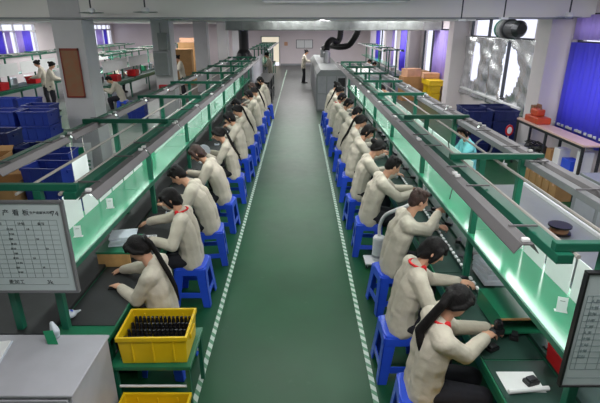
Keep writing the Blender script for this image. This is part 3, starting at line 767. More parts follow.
right = [
    dict(y=2.56, x=.87, lab='woman nearest on the right, long dark hair and red collar, handling black parts', kw=dict(lean=7, pitch=36, yaw=14, hair='long', scale=.96, collar=True, lh=(.5, .2, .87), rh=(.43, .07, .88), curl=45, voxel=.009)),
    dict(y=3.3, x=.87, lab='second worker on the right, short black bob and red collar, beige jacket', kw=dict(lean=11, pitch=36, yaw=-10, scale=.97, hair='bob', collar=True, lh=(.5, .1, .86), rh=(.4, -.16, .84), voxel=.009)),
    dict(y=4.3, x=.98, lab='third worker on the right, man with dark brown hair holding up a black tool', kw=dict(lean=15, pitch=22, yaw=10, hair='man', haircol='hairbrown', female=False, lh=(.5, .2, .85), rh=(.46, .1, 1.04), curl=60, voxel=.009)),
    dict(y=5.6, x=.92, lab='fourth worker on the right, man with short black hair leaning to the bench', kw=dict(lean=19, pitch=32, yaw=12, hair='man', female=False, lh=(.56, .1, .86), rh=(.56, -.1, .88), curl=40, voxel=.01)),
    dict(y=6.5, x=.9, lab='fifth worker on the right, black hair pinned in a bun, both hands forward', kw=dict(lean=15, pitch=36, hair='bun', lh=(.46, .14, .84), rh=(.5, -.14, .84), voxel=.01)),
    dict(y=7.6, x=.92, lab='sixth worker on the right, dark hair, turned slightly to the camera', kw=dict(lean=15, pitch=32, yaw=-20, hair='bob', lh=(.5, .14, .84), rh=(.5, -.12, .84))),
    dict(y=8.45, x=.92, lab='seventh worker on the right, long black ponytail down the back', kw=dict(lean=15, pitch=28, hair='ponytail', lh=(.46, .14, .84), rh=(.48, -.14, .84))),
]
for i, d in enumerate(right):
    d['o'] = person(d['lab'], (d['x'], d['y'], 0), RROT, GR, **d['kw'])
    stool(d['x'], d['y'], R(4 * ((i * 7) % 5) - 8), 'blue plastic stool under the %s worker of the right row' % ordn[i], 'blue stools of the right row')
for i, (y, src, x, extra) in enumerate(((9.4, 3, .92, 'short black hair'), (10.6, 5, .9, 'dark bobbed hair'), (11.7, 1, .88, 'red collar'), (12.8, 6, .9, 'dark ponytail'), (13.8, 4, .88, 'hair in a bun'))):
    k = i + 7
    dup(right[src]['o'], (x, y, 0), RROT + R((5, -4, 6, -5, 3)[i]), '%s worker from the near end of the right row, beige jacket, %s' % (ordn[k], extra), GR)
    stool(x, y, R(3 * i - 6), 'blue plastic stool under the %s worker of the right row' % ordn[k], 'blue stools of the right row')
cy = person('woman in pale cyan coat working at the outer side of the right bench', (2.86, 7.5, 0), PI, None, lean=8, pitch=26, yaw=24, hair='bob', jacket='cyan', lh=(.4, .14, .84), rh=(.4, -.14, .84))
stool(2.86, 7.5, .1, 'blue plastic stool under the woman in the cyan coat', None)
# standing and side-hall workers
st = person('worker standing at the grey machine at the far end of the aisle', (.24, 25.2, 0), 0, None, lean=8, pitch=25, hair='bun', seated=False, lh=(.38, .14, 1.1), rh=(.4, -.14, 1.1), voxel=.014)
dup(st, (-1.35, 22.5, 0), PI, 'worker standing in front of the far doorway on the left')
dup(st, (-9.35, 17.4, 0), R(200), 'standing worker nearest the left edge in the side hall')
dup(st, (-8.7, 16.5, 0), R(20), 'standing worker beside the nearest column in the side hall')
dup(st, (-4.72, 17.6, 0), R(190), 'standing worker just beyond the second column, front of three')
dup(st, (-5.0, 19.0, 0), R(170), 'standing worker beyond the second column, middle of three')
dup(st, (-5.0, 20.4, 0), R(200), 'standing worker beyond the second column, back of three')
sd = left[2]['o']
for x, y, rz, lab in ((-6.1, 16.1, 190, 'seated worker seen between the two nearest columns, back turned'), (-8.4, 21.5, 10, 'seated worker at the side-hall bench behind the second column'), (-9.7, 22.5, 185, 'seated worker by the far part of the left window bench'),
                      (-11.5, 17., 5, 'seated worker at the left window bench, beyond the red bin'), (3.25, 22.8, 0, 'seated worker nearest at the far right bench'), (3.25, 24.5, 5, 'second seated worker at the far right bench'), (2.75, 13.6, 180, 'seated worker at the far outer side of the right bench')):
    dup(sd, (x, y, 0), R(rz), lab)
    stool(x, y, R(rz), 'blue plastic stool under the ' + lab.split(',')[0].replace('second ', 'second '), None)

# ------------------------------------------------------------------ crates, cartons
def make_crate(name, m, sx, sy, sz, label='', cat='crate', group=None, lip=.02):
    t = thing(name, label, cat, group=group)
    rb = MB().open_box(-sx / 2, sx / 2, -sy / 2, sy / 2, 0, sz - .03, .008, .012)
    for k in (-.3, 0, .3):
        rb.box(k * sx - .006, k * sx + .006, -sy / 2 - .004, -sy / 2 + .016, .02, sz - .035).box(k * sx - .006, k * sx + .006, sy / 2 - .016, sy / 2 + .004, .02, sz - .035)
    rb.build('body', m, t, .004)
    r = MB(); a, b = sx / 2 + lip / 2, sy / 2 + lip / 2; i, j = sx / 2 - .009, sy / 2 - .009
    r.box(-a, a, -b, -j, sz - .035, sz).box(-a, a, j, b, sz - .035, sz).box(-a, -i, -j, j, sz - .035, sz).box(i, a, -j, j, sz - .035, sz)
    r.build('rim', m, t, .003)
    for s in (-1, 1): MB().box(s * (sx / 2 + .006) - .008, s * (sx / 2 + .006) + .008, -.07, .07, sz - .1, sz - .06).build('grip', m, t, .004)
    return t
def stack(proto, used, x, y, n_, h, rz, lab, group, z0=0):
    for k in range(n_):
        where = 'topmost crate' if k == n_ - 1 else ('bottom crate' if k == 0 else '%s crate from the floor' % ordn[k])
        loc = (x, y, z0 + k * h); l = '%s %s' % (where, lab)
        if not used[0]:
            used[0] = True; proto.location = loc; proto.rotation_euler = (0, 0, rz); proto['label'] = l; proto['group'] = group
        else: dup(proto, loc, rz, l, group)
BLUE = make_crate('blue_crate', 'blue', .56, .4, .27); bu = [False]
NAVY = make_crate('navy_crate', 'navy', .58, .42, .25); nu = [False]
gb = 'blue crates stacked by the nearest column'
stack(BLUE, bu, -4.98, 8.8, 5, .272, 0, 'of the blue stack touching the nearest column', gb)
stack(BLUE, bu, -5.62, 8.8, 5, .272, 0, 'of the blue stack one step left of the nearest column', gb)
stack(BLUE, bu, -6.26, 8.85, 5, .272, 0, 'of the blue stack two steps left of the nearest column', gb)
stack(BLUE, bu, -5.3, 9.5, 5, .272, 0, 'of the blue stack behind the front blue stacks', gb)
stack(NAVY, nu, -4.3, 7.45, 4, .252, 0, 'of the dark open stack in front of the nearest column', 'dark open crates left of the left frame')
stack(NAVY, nu, -4.95, 7.45, 5, .252, 0, 'of the dark open stack by the left picture edge', 'dark open crates left of the left frame')
stack(BLUE, bu, -3.72, 6.8, 4, .272, R(5), 'of the blue stack behind the left frame', 'blue crates behind the left frame')
stack(BLUE, bu, -3.42, 6.05, 4, .272, R(-4), 'of the blue stack beside the brown cartons', 'blue crates behind the left frame')
gr = 'navy crates stacked under the foil window'
for i, (x, y) in enumerate(((4.22, 10.9), (4.85, 10.95), (4.27, 11.5), (4.9, 11.6))):
    stack(NAVY, nu, x, y, 4, .252, 0, 'of the %s navy stack under the foil-covered window' % ('front left', 'front right', 'back left', 'back right')[i], gr)
for i, (x, y) in enumerate(((-8.2, 14.2), (-8.9, 14.2), (-9.6, 14.3))):
    stack(BLUE, bu, x, y, 3, .272, 0, 'of the %s blue stack in the side hall' % ('right', 'middle', 'left')[i], 'blue crates in the side hall')
stack(BLUE, bu, -5.3, 15.2, 2, .272, 0, 'of the low blue stack beside the second column', 'blue crates by the second column')
def carton(x, y, z, sx, sy, sz, rz, label, m='carton', open_=False, group=None):
    t = thing('cardboard_box', label, 'cardboard box', (x, y, z), rz, group)
    if open_:
        MB().open_box(-sx / 2, sx / 2, -sy / 2, sy / 2, 0, sz, .006).build('body', m, t)
        for s in (-1, 1):
            MB().hexa([(-sx / 2, s * sy / 2, sz), (sx / 2, s * sy / 2, sz), (sx / 2, s * sy / 2 - s * .004, sz), (-sx / 2, s * sy / 2 - s * .004, sz), (-sx / 2, s * (sy / 2 + .1), sz + .06), (sx / 2, s * (sy / 2 + .1), sz + .06), (sx / 2, s * (sy / 2 + .1), sz + .064), (-sx / 2, s * (sy / 2 + .1), sz + .064)]).build('flap', m, t)
    else:
        MB().box(-sx / 2, sx / 2, -sy / 2, sy / 2, 0, sz).build('body', m, t, .004)
        MB().box(-sx / 2 - .001, sx / 2 + .001, -.025, .025, sz - .06, sz + .001).build('packing_tape', 'cartonp' if m == 'carton' else 'carton', t)
    return t
carton(-4.12, 5.9, 0, .75, .6, .5, R(4), 'big closed brown carton on the floor at the left picture edge')
carton(-4.12, 5.9, .5, .7, .56, .4, R(7), 'open brown carton standing on the big carton at the left edge', open_=True)
carton(-4.8, 6.75, 0, .7, .6, .6, R(5), 'brown carton on the floor in front of the dark open crates')
carton(-4.8, 6.75, .6, .66, .5, .42, R(10), 'open brown carton stacked in front of the dark open crates', open_=True)
t = thing('work_sheet', 'single white sheet hanging at the outer edge of the left frame', 'work sheet', (-2.31, 4.68, 1.32), 0)
MB().box(-.003, .003, -.17, .17, 0, .25).build('sheet', 'paper', t)
for y in (-.14, .14): MB().tube([(0, y, .25), (0, y, .49)], .003, 5).build('string', 'conduit', t)
for i in range(6):
    carton(4.55, 8.75 - .24 * i, 0, .3, .21, .34 - .02 * (i % 2), R(2 * (i % 3) - 2), 'small brown carton in the row below the pink table, %s from the far end' % ordn[i].replace('nearest', 'first'), group='small cartons below the pink-topped table')
carton(4.5, 19.3, 0, .7, .6, .95, .1, 'tall brown carton left of the yellow crates by the far right windows')
carton(4.55, 19.3, .95, .62, .5, .3, .3, 'pinkish carton on top of the tall brown carton', 'cartonp')
carton(5.1, 18.4, .96, .6, .45, .2, -.05, 'flat pinkish carton lying on the yellow crates', 'cartonp')
carton(5.1, 20.1, 0, .6, .6, 1.1, .1, 'brown carton stack piece against the right wall', 'carton')
carton(-6.2, 27., 0, .9, .7, 2.0, 0, 'tall brown carton stack beyond the third column')
carton(-5.9, 24.8, 0, .8, .7, 1.75, .1, 'tall brown carton between the third and fourth columns')
carton(-7.6, 33.4, 0, 1., .8, 2.1, .0, 'tall brown carton stack near the far wall in the side hall', 'cartonp')
YEL = make_crate('yellow_crate', 'yellow', .5, .36, .24, 'yellow plastic crate full of black parts on the green trolley', 'crate', 'yellow crates')
YEL.location = (-1.075, 2.94, .505); YEL.rotation_euler = (0, 0, .02)
dup(YEL, (-1.07, 2.55, .02), .0, 'yellow plastic crate on the floor in front of the green trolley')
dup(YEL, (1.02, 2.18, .0), .0, 'lower yellow plastic crate beside the nearest worker on the right')
dup(YEL, (1.02, 2.18, .242), .0, 'upper yellow plastic crate beside the nearest worker on the right')
for i in range(3): dup(YEL, (5.1, 17.75 + .02 * i, .25 * i), PI / 2, 'yellow crate by the far right pillar, %s in its stack' % ('lowest', 'second', 'third')[i])
for i in range(3): dup(YEL, (5.1, 18.4, .25 * i), PI / 2, 'yellow crate behind the front yellow stack, %s in its stack' % ('lowest', 'second', 'third')[i])
tag(MB().box(4.85, 5.4, 17.5, 18.7, .752, .95).build('yellow_tray', 'yellow', None, .01), 'wide yellow tray on top of the yellow crates', 'tray')
# the black parts in the near crate: rows of upright cylinders, lifted in three layers of inserts
pp = None; c_ = 0
for r_ in range(4):
    for q_ in range(14):
        x = -1.075 - .21 + q_ * .0325; y = 2.94 - .125 + r_ * .083
        if pp is None:
            pp = MB().lathe([(.001, 0), (.0135, 0), (.0145, .17), (.012, .175), (.012, .195), (.006, .198), (.001, .198)], n=10).build('black_canister', 'blackm', None, smooth=False)
            tag(pp, 'slim black canister standing in the yellow crate on the trolley', 'canister', 'black canisters in the yellow crate'); o = pp
        else: o = pp.copy(); COL.objects.link(o)
        o.location = (x, y, .514)
# trolley
t = thing('trolley', 'green steel trolley carrying the yellow crate at the near left', 'trolley', (-1.09, 2.95, 0))
MB().box(-.31, .29, -.22, .26, .47, .503).build('top', 'benchgreen', t, .004)
for sx in (-.28, .26):
    for sy in (-.19, .23): MB().box(sx - .015, sx + .015, sy - .015, sy + .015, .0, .47).build('leg', 'green', t)
MB().tube([(-.28, .23, .3), (.26, .23, .3)], .01, 8).build('rail', 'white', t); MB().tube([(-.28, -.19, .3), (.26, -.19, .3)], .01, 8).build('rail', 'white', t)

# ------------------------------------------------------------------ near left: cabinet, ribbon roll, bench items
t = thing('cabinet', 'light grey steel cabinet with flat top in the near left corner', 'cabinet', (-1.36, 2.15, 0))
MB().box(-.92, 0, 0, .56, .05, .78).build('body', 'greylight', t, .006)
MB().box(-.93, .012, -.012, .57, .78, .8).build('top', 'greylight', t, .006)
for i, (a, b) in enumerate(((.56, .765), (.33, .55), (.08, .32))):
    d = MB().box(-.9, -.02, -.016, 0, a, b).build('drawer', 'greylight', t, .004)
    MB().lathe([(.001, -.022), (.008, -.022), (.008, -.014), (.001, -.014)], (-.12, 0, (a + b) / 2 + .06), 10, 'y').build('lock', 'darkmetal', d)
MB().box(-.9, -.02, .02, .54, 0, .05).build('plinth', 'darkmetal', t)
t = thing('paper_tray', 'pale open folder lying on the back left of the grey cabinet', 'folder', (-2.08, 2.5, .8), .2)
MB().box(-.2, .12, -.12, .12, 0, .012).build('cover', 'plastic_clear', t, .004); MB().box(-.19, .11, -.11, .11, .012, .02).build('sheets', 'paper', t)
t = thing('plastic_wrap', 'bunched white and green plastic wrap at the foot of the green post by the cabinet', 'wrap', (-1.71, 2.68, .8))
wr = Blob(); wr.chain([(0, 0, .02), (.012, -.01, .07), (-.004, -.004, .13)], [.03, .034, .014], 1); wr.cap((.02, -.01, .03), (.04, -.02, .07), .02, .012, 1); wr.build('wrap', ['plastic_clear'], t, .006, 1)
MB().hexa([(-.02, -.07, .0), (.05, -.07, .0), (.05, -.066, .0), (-.02, -.066, .0), (-.04, -.06, .1), (.02, -.05, .1), (.02, -.046, .1), (-.04, -.056, .1)]).build('loose_end', 'signgreen', t)
def post_box(name, label, cat, x, y, z, sx, sy, sz, m, rz=0, bevel=.006):
    o = MB().box(-sx / 2, sx / 2, -sy / 2, sy / 2, 0, sz).build(name, m, None, bevel); o.location = (x, y, z); o.rotation_euler = (0, 0, rz)
    return tag(o, label, cat)
bz = .7475
# compartment tray in front of second worker
t = thing('parts_tray', 'white compartment tray in front of the second worker on the left', 'tray', (-1.62, 4.3, bz), .1)
b = MB().open_box(-.13, .13, -.1, .1, 0, .045, .006)
for i in range(1, 6): b.box(-.13 + i * .0433 - .003, -.13 + i * .0433 + .003, -.095, .095, .006, .042)
b.box(-.125, .125, -.003, .003, .006, .042); b.build('tray_body', 'white', t)
for i in range(12): MB().box(-.122 + (i % 6) * .0433, -.122 + (i % 6) * .0433 + .026, -.08 + (i // 6) * .1, -.02 + (i // 6) * .1, .008, .03).build('part_piece', 'black', t)
t = thing('green_riser', 'small green riser with plywood edge on the left bench', 'riser', (-1.72, 4.0, bz))
MB().box(-.16, .16, -.2, .2, .13, .15).build('top', 'benchgreen', t); MB().box(.16, .166, -.2, .2, .13, .15).build('edge', 'plyedge', t)
for s in (-1, 1): MB().box(-.15, .15, s * .19 - .01, s * .19 + .01, 0, .13).build('side', 'plyedge', t)
t = thing('sheet_pile', 'pile of pale grey boards on the small green riser', 'boards', (-1.7, 4.02, bz + .15), .2)
for i in range(4): MB().cbox((.004 * i, .006 * (i % 2), .012 + .022 * i), (.24, .2, .018), rz=.1 * (i % 3)).build('board', 'plastic_clear', t)
post_box('keypad', 'small dark keypad under the left hand of the nearest woman', 'keypad', -1.6, 3.42, bz, .07, .05, .018, 'black', .3)
t = thing('plastic_bag', 'small clear bag of blue parts on the left bench near the whiteboard', 'bag', (-1.77, 3.0, bz))
bl = Blob(); bl.ell((0, 0, .03), (.06, .05, .03)); bl.cap((.03, 0, .04), (.08, .02, .05), .02, .008); bl.build('pouch', ['plastic_clear'], t, .006, 2)
for i in range(5): MB().cbox((-.03 + .015 * i, .01 * (i % 2), .055), (.012, .012, .012), rz=i).build('blue_part', 'stool', t)
# small work items along the benches
def tool_item(x, y, rz, label, group):
    t = thing('hand_tool', label, 'tool', (x, y, bz), rz, group)
    MB().tube([(-.07, 0, .014), (-.02, 0, .016), (.05, 0, .014)], [.013, .015, .011], 8).build('grip', 'black', t)
    MB().tube([(.05, 0, .014), (.12, 0, .012)], .004, 6).build('shaft', 'steel', t)
    return t
def pouch(x, y, rz, label, m='black', z=None):
    t = thing('part_housing', label, 'part', (x, y, bz if z is None else z), rz)
    MB().box(-.045, .045, -.03, .03, 0, .03).build('shell', m, t, .008)
    MB().box(-.03, .03, -.02, .02, .03, .045).build('cap', 'darkmetal', t, .004)
    return t
RB = [(1.46, 2.3, .3, 'black'), (1.55, 2.75, 1.1, 'black'), (1.34, 2.62, .5, 'blackm'), (1.5, 3.05, .8, 'black'), (1.45, 3.55, .2, 'blackm'), (1.55, 3.95, 1.4, 'black'), (1.48, 4.25, .1, 'black'), (1.42, 4.75, .9, 'black'), (1.55, 5.1, .3, 'blackm'), (1.46, 5.5, .3, 'plastic_clear'), (1.5, 6.0, .6, 'black'), (1.44, 6.5, 1.2, 'plastic_clear'), (1.5, 7.1, .2, 'black'), (1.46, 7.8, .5, 'plastic_clear')]
desc = ['beside the red bin', 'beside the green open box', 'under the hands of the nearest worker', 'just past the green open box', 'below the pale boxes', 'beyond the pale boxes', 'in front of the man with brown hair', 'past the man with brown hair', 'near the white hose', 'near the hose arch', 'in front of the man with black hair', 'in front of the worker with a bun', 'in front of the sixth worker', 'in front of the seventh worker']
for (x, y, rz, m), d in zip(RB, desc): pouch(x, y, rz, '%s part housing on the right bench %s' % ('pale' if m == 'plastic_clear' else 'black', d), m)
LB = [(-1.55, 5.1, .2, 'plastic_clear', 'before the third worker'), (-1.5, 6.1, .4, 'plastic_clear', 'before the fourth worker'), (-1.6, 7.3, .9, 'white', 'before the fifth worker'), (-1.55, 8.5, .1, 'plastic_clear', 'before the sixth worker'), (-1.6, 6.8, 1.2, 'black', 'between the fourth and fifth workers'), (-1.55, 9.6, .5, 'white', 'before the seventh worker')]
for x, y, rz, m, d in LB: pouch(x, y, rz, '%s part housing on the left bench %s' % ({'plastic_clear': 'pale', 'white': 'white', 'black': 'black'}[m], d), m)
t = thing('reel', 'clear plastic reel leaning on the left bench by the fifth worker', 'reel', (-1.62, 7.62, bz + .002))
b = MB().lathe([(.03, -.02), (.11, -.02), (.11, -.014), (.035, -.014), (.035, .014), (.11, .014), (.11, .02), (.03, .02)], (0, 0, .112), 24, 'y'); b.build('spool', 'plastic_clear', t)
MB().lathe([(.034, -.013), (.08, -.013), (.08, .013), (.034, .013)], (0, 0, .112), 24, 'y').build('winding', 'signgreen', t)
t = thing('black_assembly', 'cluster of black parts held by the nearest worker on the right bench', 'parts', (1.4, 2.72, .8), .5)
MB().box(-.05, .05, -.035, .035, .0, .05).build('base', 'black', t, .008); MB().lathe([(.001, .05), (.03, .05), (.03, .1), (.02, .115), (.001, .115)], (.01, 0, 0), 14).build('knob', 'blackm', t)
MB().tube([(.05, 0, .03), (.1, .02, .02), (.12, .06, .012)], .008, 6).build('lead', 'black', t)
rnd = random.Random(21)
for i in range(16):
    y = 3.1 + i * .42; nm_ = ['nearest', 'second', 'third', 'fourth', 'fifth', 'sixth', 'seventh', 'eighth', 'ninth', 'tenth', 'eleventh', 'twelfth', 'thirteenth', 'fourteenth', 'fifteenth', 'sixteenth'][i]
    t = thing('black_adapter', 'small black adapter under the right shelf, %s from the near end' % nm_, 'adapter', (1.66 + rnd.uniform(-.05, .05), y + rnd.uniform(-.1, .1), .776), rnd.uniform(0, 3), 'black adapters under the right shelf')
    MB().box(-.04, .04, -.025, .025, 0, .035).build('case', 'black', t, .006); MB().tube([(.04, 0, .015), (.07, .02, .012), (.1, -.01, .012)], .006, 6).build('lead', 'darkmetal', t)
# held tool of the man with brown hair
t = thing('electric_screwdriver', 'black handheld driver held upright by the man with brown hair', 'tool', (1.53, 4.39, 1.05))
MB().tube([(0, 0, -.05), (0, 0, .02), (.005, 0, .14)], [.014, .019, .017], 10).build('grip', 'black', t); MB().tube([(0, 0, -.05), (0, 0, -.1)], .005, 6).build('bit', 'steel', t)
MB().tube([(.005, 0, .14), (.03, .02, .28), (.0, .05, .5), (-.06, .06, .74)], .005, 6).build('cord', 'black', t)
# strip of white components along the right belt
t = thing('component_strip', 'dark rail with a row of small white parts along the right bench', 'rail', (1.52, 3.15, .776))
MB().box(-.035, .035, 0, 6.5, 0, .008).build('rail', 'matgreen', t)
b = MB()
for i in range(80): b.cbox((-.02, .05 + .08 * i, .015), (.022, .04, .014), rz=.1 * math.sin(i * 2.3))
o = b.build('white_part', 'white', t); o['kind'] = 'stuff'
# green open box with plywood edge, grey boxes, red bin, paper stack, lamp arm (near right)
t = thing('open_box', 'green open-fronted wooden box with plywood edges on the right bench', 'box', (1.6, 2.96, .776), R(2))
MB().box(-.17, .17, -.2, .2, .12, .135).build('top', 'benchgreen', t); MB().box(-.17, .17, -.2, .2, 0, .012).build('bottom', 'benchgreen', t)
MB().box(-.17, -.158, -.2, .2, .012, .12).build('side', 'benchgreen', t); MB().box(.158, .17, -.2, .2, .012, .12).build('side', 'benchgreen', t)
MB().box(-.174, .174, -.206, -.2, .12, .136).box(-.174, -.162, -.206, -.2, 0, .12).box(.162, .174, -.206, -.2, 0, .12).build('edge', 'plyedge', t)
for i, lab in enumerate(('lowest', 'middle', 'top')):
    post_box('pale_box', 'flat pale grey box beside the shelf on the right bench, %s of three' % lab, 'box', 1.68 + .012 * i, 3.56 + .02 * i, .776 + .045 * i, .2, .3, .044, 'plastic_clear', .08 * i)
t = thing('red_bin', 'small red plastic bin on the near end of the right bench', 'bin', (1.72, 2.42, .776))
MB().open_box(-.075, .075, -.09, .09, 0, .12, .005, .008).build('body', 'red', t, .003); MB().box(-.08, .08, -.095, -.085, .1, .125).build('lip', 'red', t)
t = thing('desk_lamp', 'small white bent-arm task lamp on the right bench', 'lamp', (1.72, 2.6, .776))
MB().lathe([(.001, 0), (.035, 0), (.03, .012), (.001, .014)], n=14).build('base', 'black', t); MB().tube([(0, 0, .01), (-.03, .0, .09), (.02, .03, .17)], .007, 8).build('arm', 'white', t)
MB().lathe([(.008, .0), (.02, -.025), (.001, -.02)], (.03, .035, .175), 12).build('shade', 'white', t)
t = thing('paper_roll', 'white paper sheet with rolled end on the near right bench', 'paper', (1.38, 2.3, bz))
MB().box(-.1, .14, -.08, .1, 0, .003).build('sheet', 'paper', t); MB().tube([(-.1, -.09, .016), (.16, -.06, .016)], .015, 10).build('roll', 'paper', t)
t = thing('seedling_plant', 'small leafy green plant cutting on the right bench by the nearest worker', 'plant', (1.5, 2.92, bz))
b = MB()
for i in range(9):
    a = i * .7; b.add([(0, 0, .02), (.03 * math.cos(a) - .01 * math.sin(a), .03 * math.sin(a) + .01 * math.cos(a), .07), (.07 * math.cos(a), .07 * math.sin(a), .07 + .01 * (i % 3)), (.03 * math.cos(a) + .01 * math.sin(a), .03 * math.sin(a) - .01 * math.cos(a), .07)], [(0, 1, 2, 3)])
b.build('leaf', mat('leaf_green', (110, 170, 50), .5), t); MB().lathe([(.001, 0), (.02, 0), (.024, .035), (.001, .035)], n=12).build('pot', 'black', t)
# fume extractor: white cylinder on a wheeled plate with bent white hose
t = thing('fume_extractor', 'white cylinder on a small wheeled plate between the stools on the right', 'extractor', (1.0, 5.2, 0))
MB().box(-.17, .16, -.12, .12, .06, .08).build('plate', 'white', t, .004)
for sx in (-.14, .13):
    for sy in (-.09, .09):
        w_ = MB().lathe([(.001, -.012), (.024, -.012), (.024, .012), (.001, .012)], (sx, sy, .025), 12, 'y').build('caster', 'darkmetal', t)
        MB().box(sx - .008, sx + .008, sy - .016, sy + .016, .025, .06).build('fork', 'steel', w_)
MB().lathe([(.001, .08), (.074, .08), (.076, .1), (.076, .38), (.066, .4), (.03, .41), (.001, .41)], n=24).build('cylinder', 'white', t, smooth=False)
MB().lathe([(.078, .13), (.08, .13), (.08, .16), (.078, .16)], n=24).build('band', 'greyfab', t)
pts = [(0, 0, .41), (.0, .0, .55), (.03, -.1, .72), (.1, -.28, .86), (.22, -.42, .98), (.36, -.36, 1.06), (.48, -.1, 1.08), (.56, .22, 1.05), (.6, .45, .98)]
cur = []
for i in range(len(pts) - 1):
    p0, p1, p2, p3 = [Vector(pts[max(0, min(len(pts) - 1, j))]) for j in (i - 1, i, i + 1, i + 2)]
    for u in range(6):
        u /= 6; cur.append(.5 * ((2 * p1) + (p2 - p0) * u + (2 * p0 - 5 * p1 + 4 * p2 - p3) * u * u + (3 * p1 - p0 - 3 * p2 + p3) * u ** 3))
cur.append(Vector(pts[-1]))
MB().tube(cur, .022, 10).build('hose', 'white', t, smooth=True)

# ------------------------------------------------------------------ right side: table rack, machine, orange box...
t = thing('side_table', 'pink-topped steel table under the purple curtain at the right', 'table', (4.72, 7.45, 0))
MB().box(0, .34, 0, 2.5, .965, 1.0).build('top', 'woodtop', t, .004)
for y in (.03, 1.25, 2.47):
    for x in (.02, .32): MB().box(x - .02, x + .02, y - .02, y + .02, 0, .965).build('leg', 'darkmetal', t)
MB().box(0, .34, .03, 2.47, .42, .44).build('lower_shelf', 'greyfab', t)
MB().box(0, .02, 0, 2.5, .92, .965).build('rail', 'darkmetal', t)
t = thing('orange_machine', 'orange-red tool case with a lump on top on the pink table', 'tool case', (4.9, 9.45, 1.0))
MB().box(-.14, .14, -.3, .26, 0, .13).build('case', 'orange', t, .02)
MB().box(-.09, .09, -.12, .16, .13, .27).build('top_housing', 'orange', t, .03); MB().tube([(0, -.1, .25), (0, -.06, .35), (0, .08, .35), (0, .12, .26)], .018, 8).build('handle', 'brownboard', t)
MB().box(.0, .13, .2, .36, .13, .3).build('grey_block', 'brownboard', t, .01)
rnd = random.Random(4)
t = thing('cable_heap', 'tangled heap of black cables on the shelf of the pink table', 'cables', (4.88, 9.1, .44))
for i in range(7):
    pts = []; 
    for k in range(14):
        a = k * .9 + i; rr = .07 + .05 * rnd.random(); pts.append((rr * math.cos(a) * 1.3, -.25 + .09 * i + rr * math.sin(a) * 2, .03 + .03 * (k % 5) + .02 * rnd.random()))
    MB().tube(pts, .014, 6).build('cable', 'black', t, smooth=True)
post_box('blue_box', 'small bright blue box on the shelf of the pink table', 'box', 4.88, 7.95, .44, .2, .3, .18, 'stool')
post_box('white_box', 'white box on the shelf of the pink table next to the blue box', 'box', 4.88, 8.3, .44, .2, .2, .3, 'white')
post_box('white_carton', 'tall white box under the near end of the pink table', 'box', 4.88, 7.6, .44, .2, .16, .42, 'white')
post_box('beige_box', 'beige box in the middle of the pink table shelf', 'box', 4.88, 8.58, .44, .2, .18, .22, 'carton')
t = thing('control_cabinet', 'grey machine cabinet at the right picture edge', 'cabinet', (4.15, 5.35, 0))
MB().box(0, .75, 0, 1.2, .03, .78).build('body', 'greyfab', t, .01); MB().box(.02, .73, .02, 1.18, .78, .82).build('lid', 'greymachine', t, .008)
MB().box(-.006, 0, .1, .55, .12, .7).build('door', 'greylight', t, .003); MB().box(-.006, 0, .62, 1.1, .12, .7).build('door', 'greylight', t, .003)
t = thing('grey_counter', 'long low grey counter behind the right frame', 'counter', (2.95, 3.6, 0))
MB().box(0, .55, 0, 3.2, .5, .54).build('top', 'greymachine', t, .004); MB().box(.02, .53, .05, 3.15, .0, .5).build('body', 'greyfab', t); MB().box(.54, .58, 0, 3.2, .54, .58).build('edge', 'white', t)
t = thing('reel', 'dark reel lying on the grey counter behind the right frame', 'reel', (3.1, 5.0, .54))
MB().lathe([(.001, 0), (.13, 0), (.13, .02), (.05, .02), (.05, .09), (.13, .09), (.13, .11), (.001, .11)], n=24).build('spool', 'black', t); MB().lathe([(.052, .022), (.1, .022), (.1, .088), (.052, .088)], n=24).build('winding', 'brownboard', t)
t = thing('cable_coil', 'loose coil of pale hose beside the navy crates', 'hose', (4.25, 10.3, .02))
MB().tube([(.2 * math.cos(i * .35), .1 * i * .02, .22 + .2 * math.sin(i * .35)) for i in range(40)], .015, 6).build('coil', 'greyfab', t, smooth=True)
t = thing('floor_fan', 'small red and white round fan beside the pink table', 'fan', (4.5, 9.75, 0)); t.scale = (.62, .62, .9)
MB().lathe([(.001, 0), (.13, 0), (.12, .03), (.001, .04)], n=18).build('base', 'white', t); MB().tube([(0, 0, .03), (0, 0, .75)], .018, 8).build('pole', 'white', t)
MB().lathe([(.001, -.05), (.05, -.05), (.12, -.02), (.13, 0), (.12, .02), (.001, .04)], (0, 0, .85), 20, 'y').build('head', 'white', t); MB().lathe([(.1, -.035), (.135, -.03), (.135, .0), (.1, .0)], (0, 0, .85), 20, 'y').build('guard', 'red', t)

# ------------------------------------------------------------------ left columns: board, meter box, signs
t = thing('notice_board', 'tall brown notice board on the nearest column', 'notice board', (-4.42, 9.3, 1.55))
MB().box(-.16, .16, -.02, 0, 0, .86).build('panel', 'brownboard', t); MB().box(-.18, .18, -.03, 0, .86, .9).box(-.18, .18, -.03, 0, -.03, 0).box(-.18, -.16, -.03, 0, -.03, .9).box(.16, .18, -.03, 0, -.03, .9).build('frame', mat('red_brown_wood', (130, 52, 36), .5), t)
t = thing('sign_board', 'white sign with green printed block leaning at the foot of the nearest column', 'sign', (-4.42, 9.14, .0), R(8))
MB().hexa([(-.17, -.06, 0), (.17, -.06, 0), (.17, -.05, 0), (-.17, -.05, 0), (-.17, .05, .62), (.17, .05, .62), (.17, .06, .62), (-.17, .06, .62)]).build('panel', 'paper', t)
MB().hexa([(-.13, .004, .36), (.04, .004, .36), (.04, .01, .36), (-.13, .01, .36), (-.13, .03, .54), (.04, .03, .54), (.04, .036, .54), (-.13, .036, .54)]).build('green_block', 'signgreen', t)
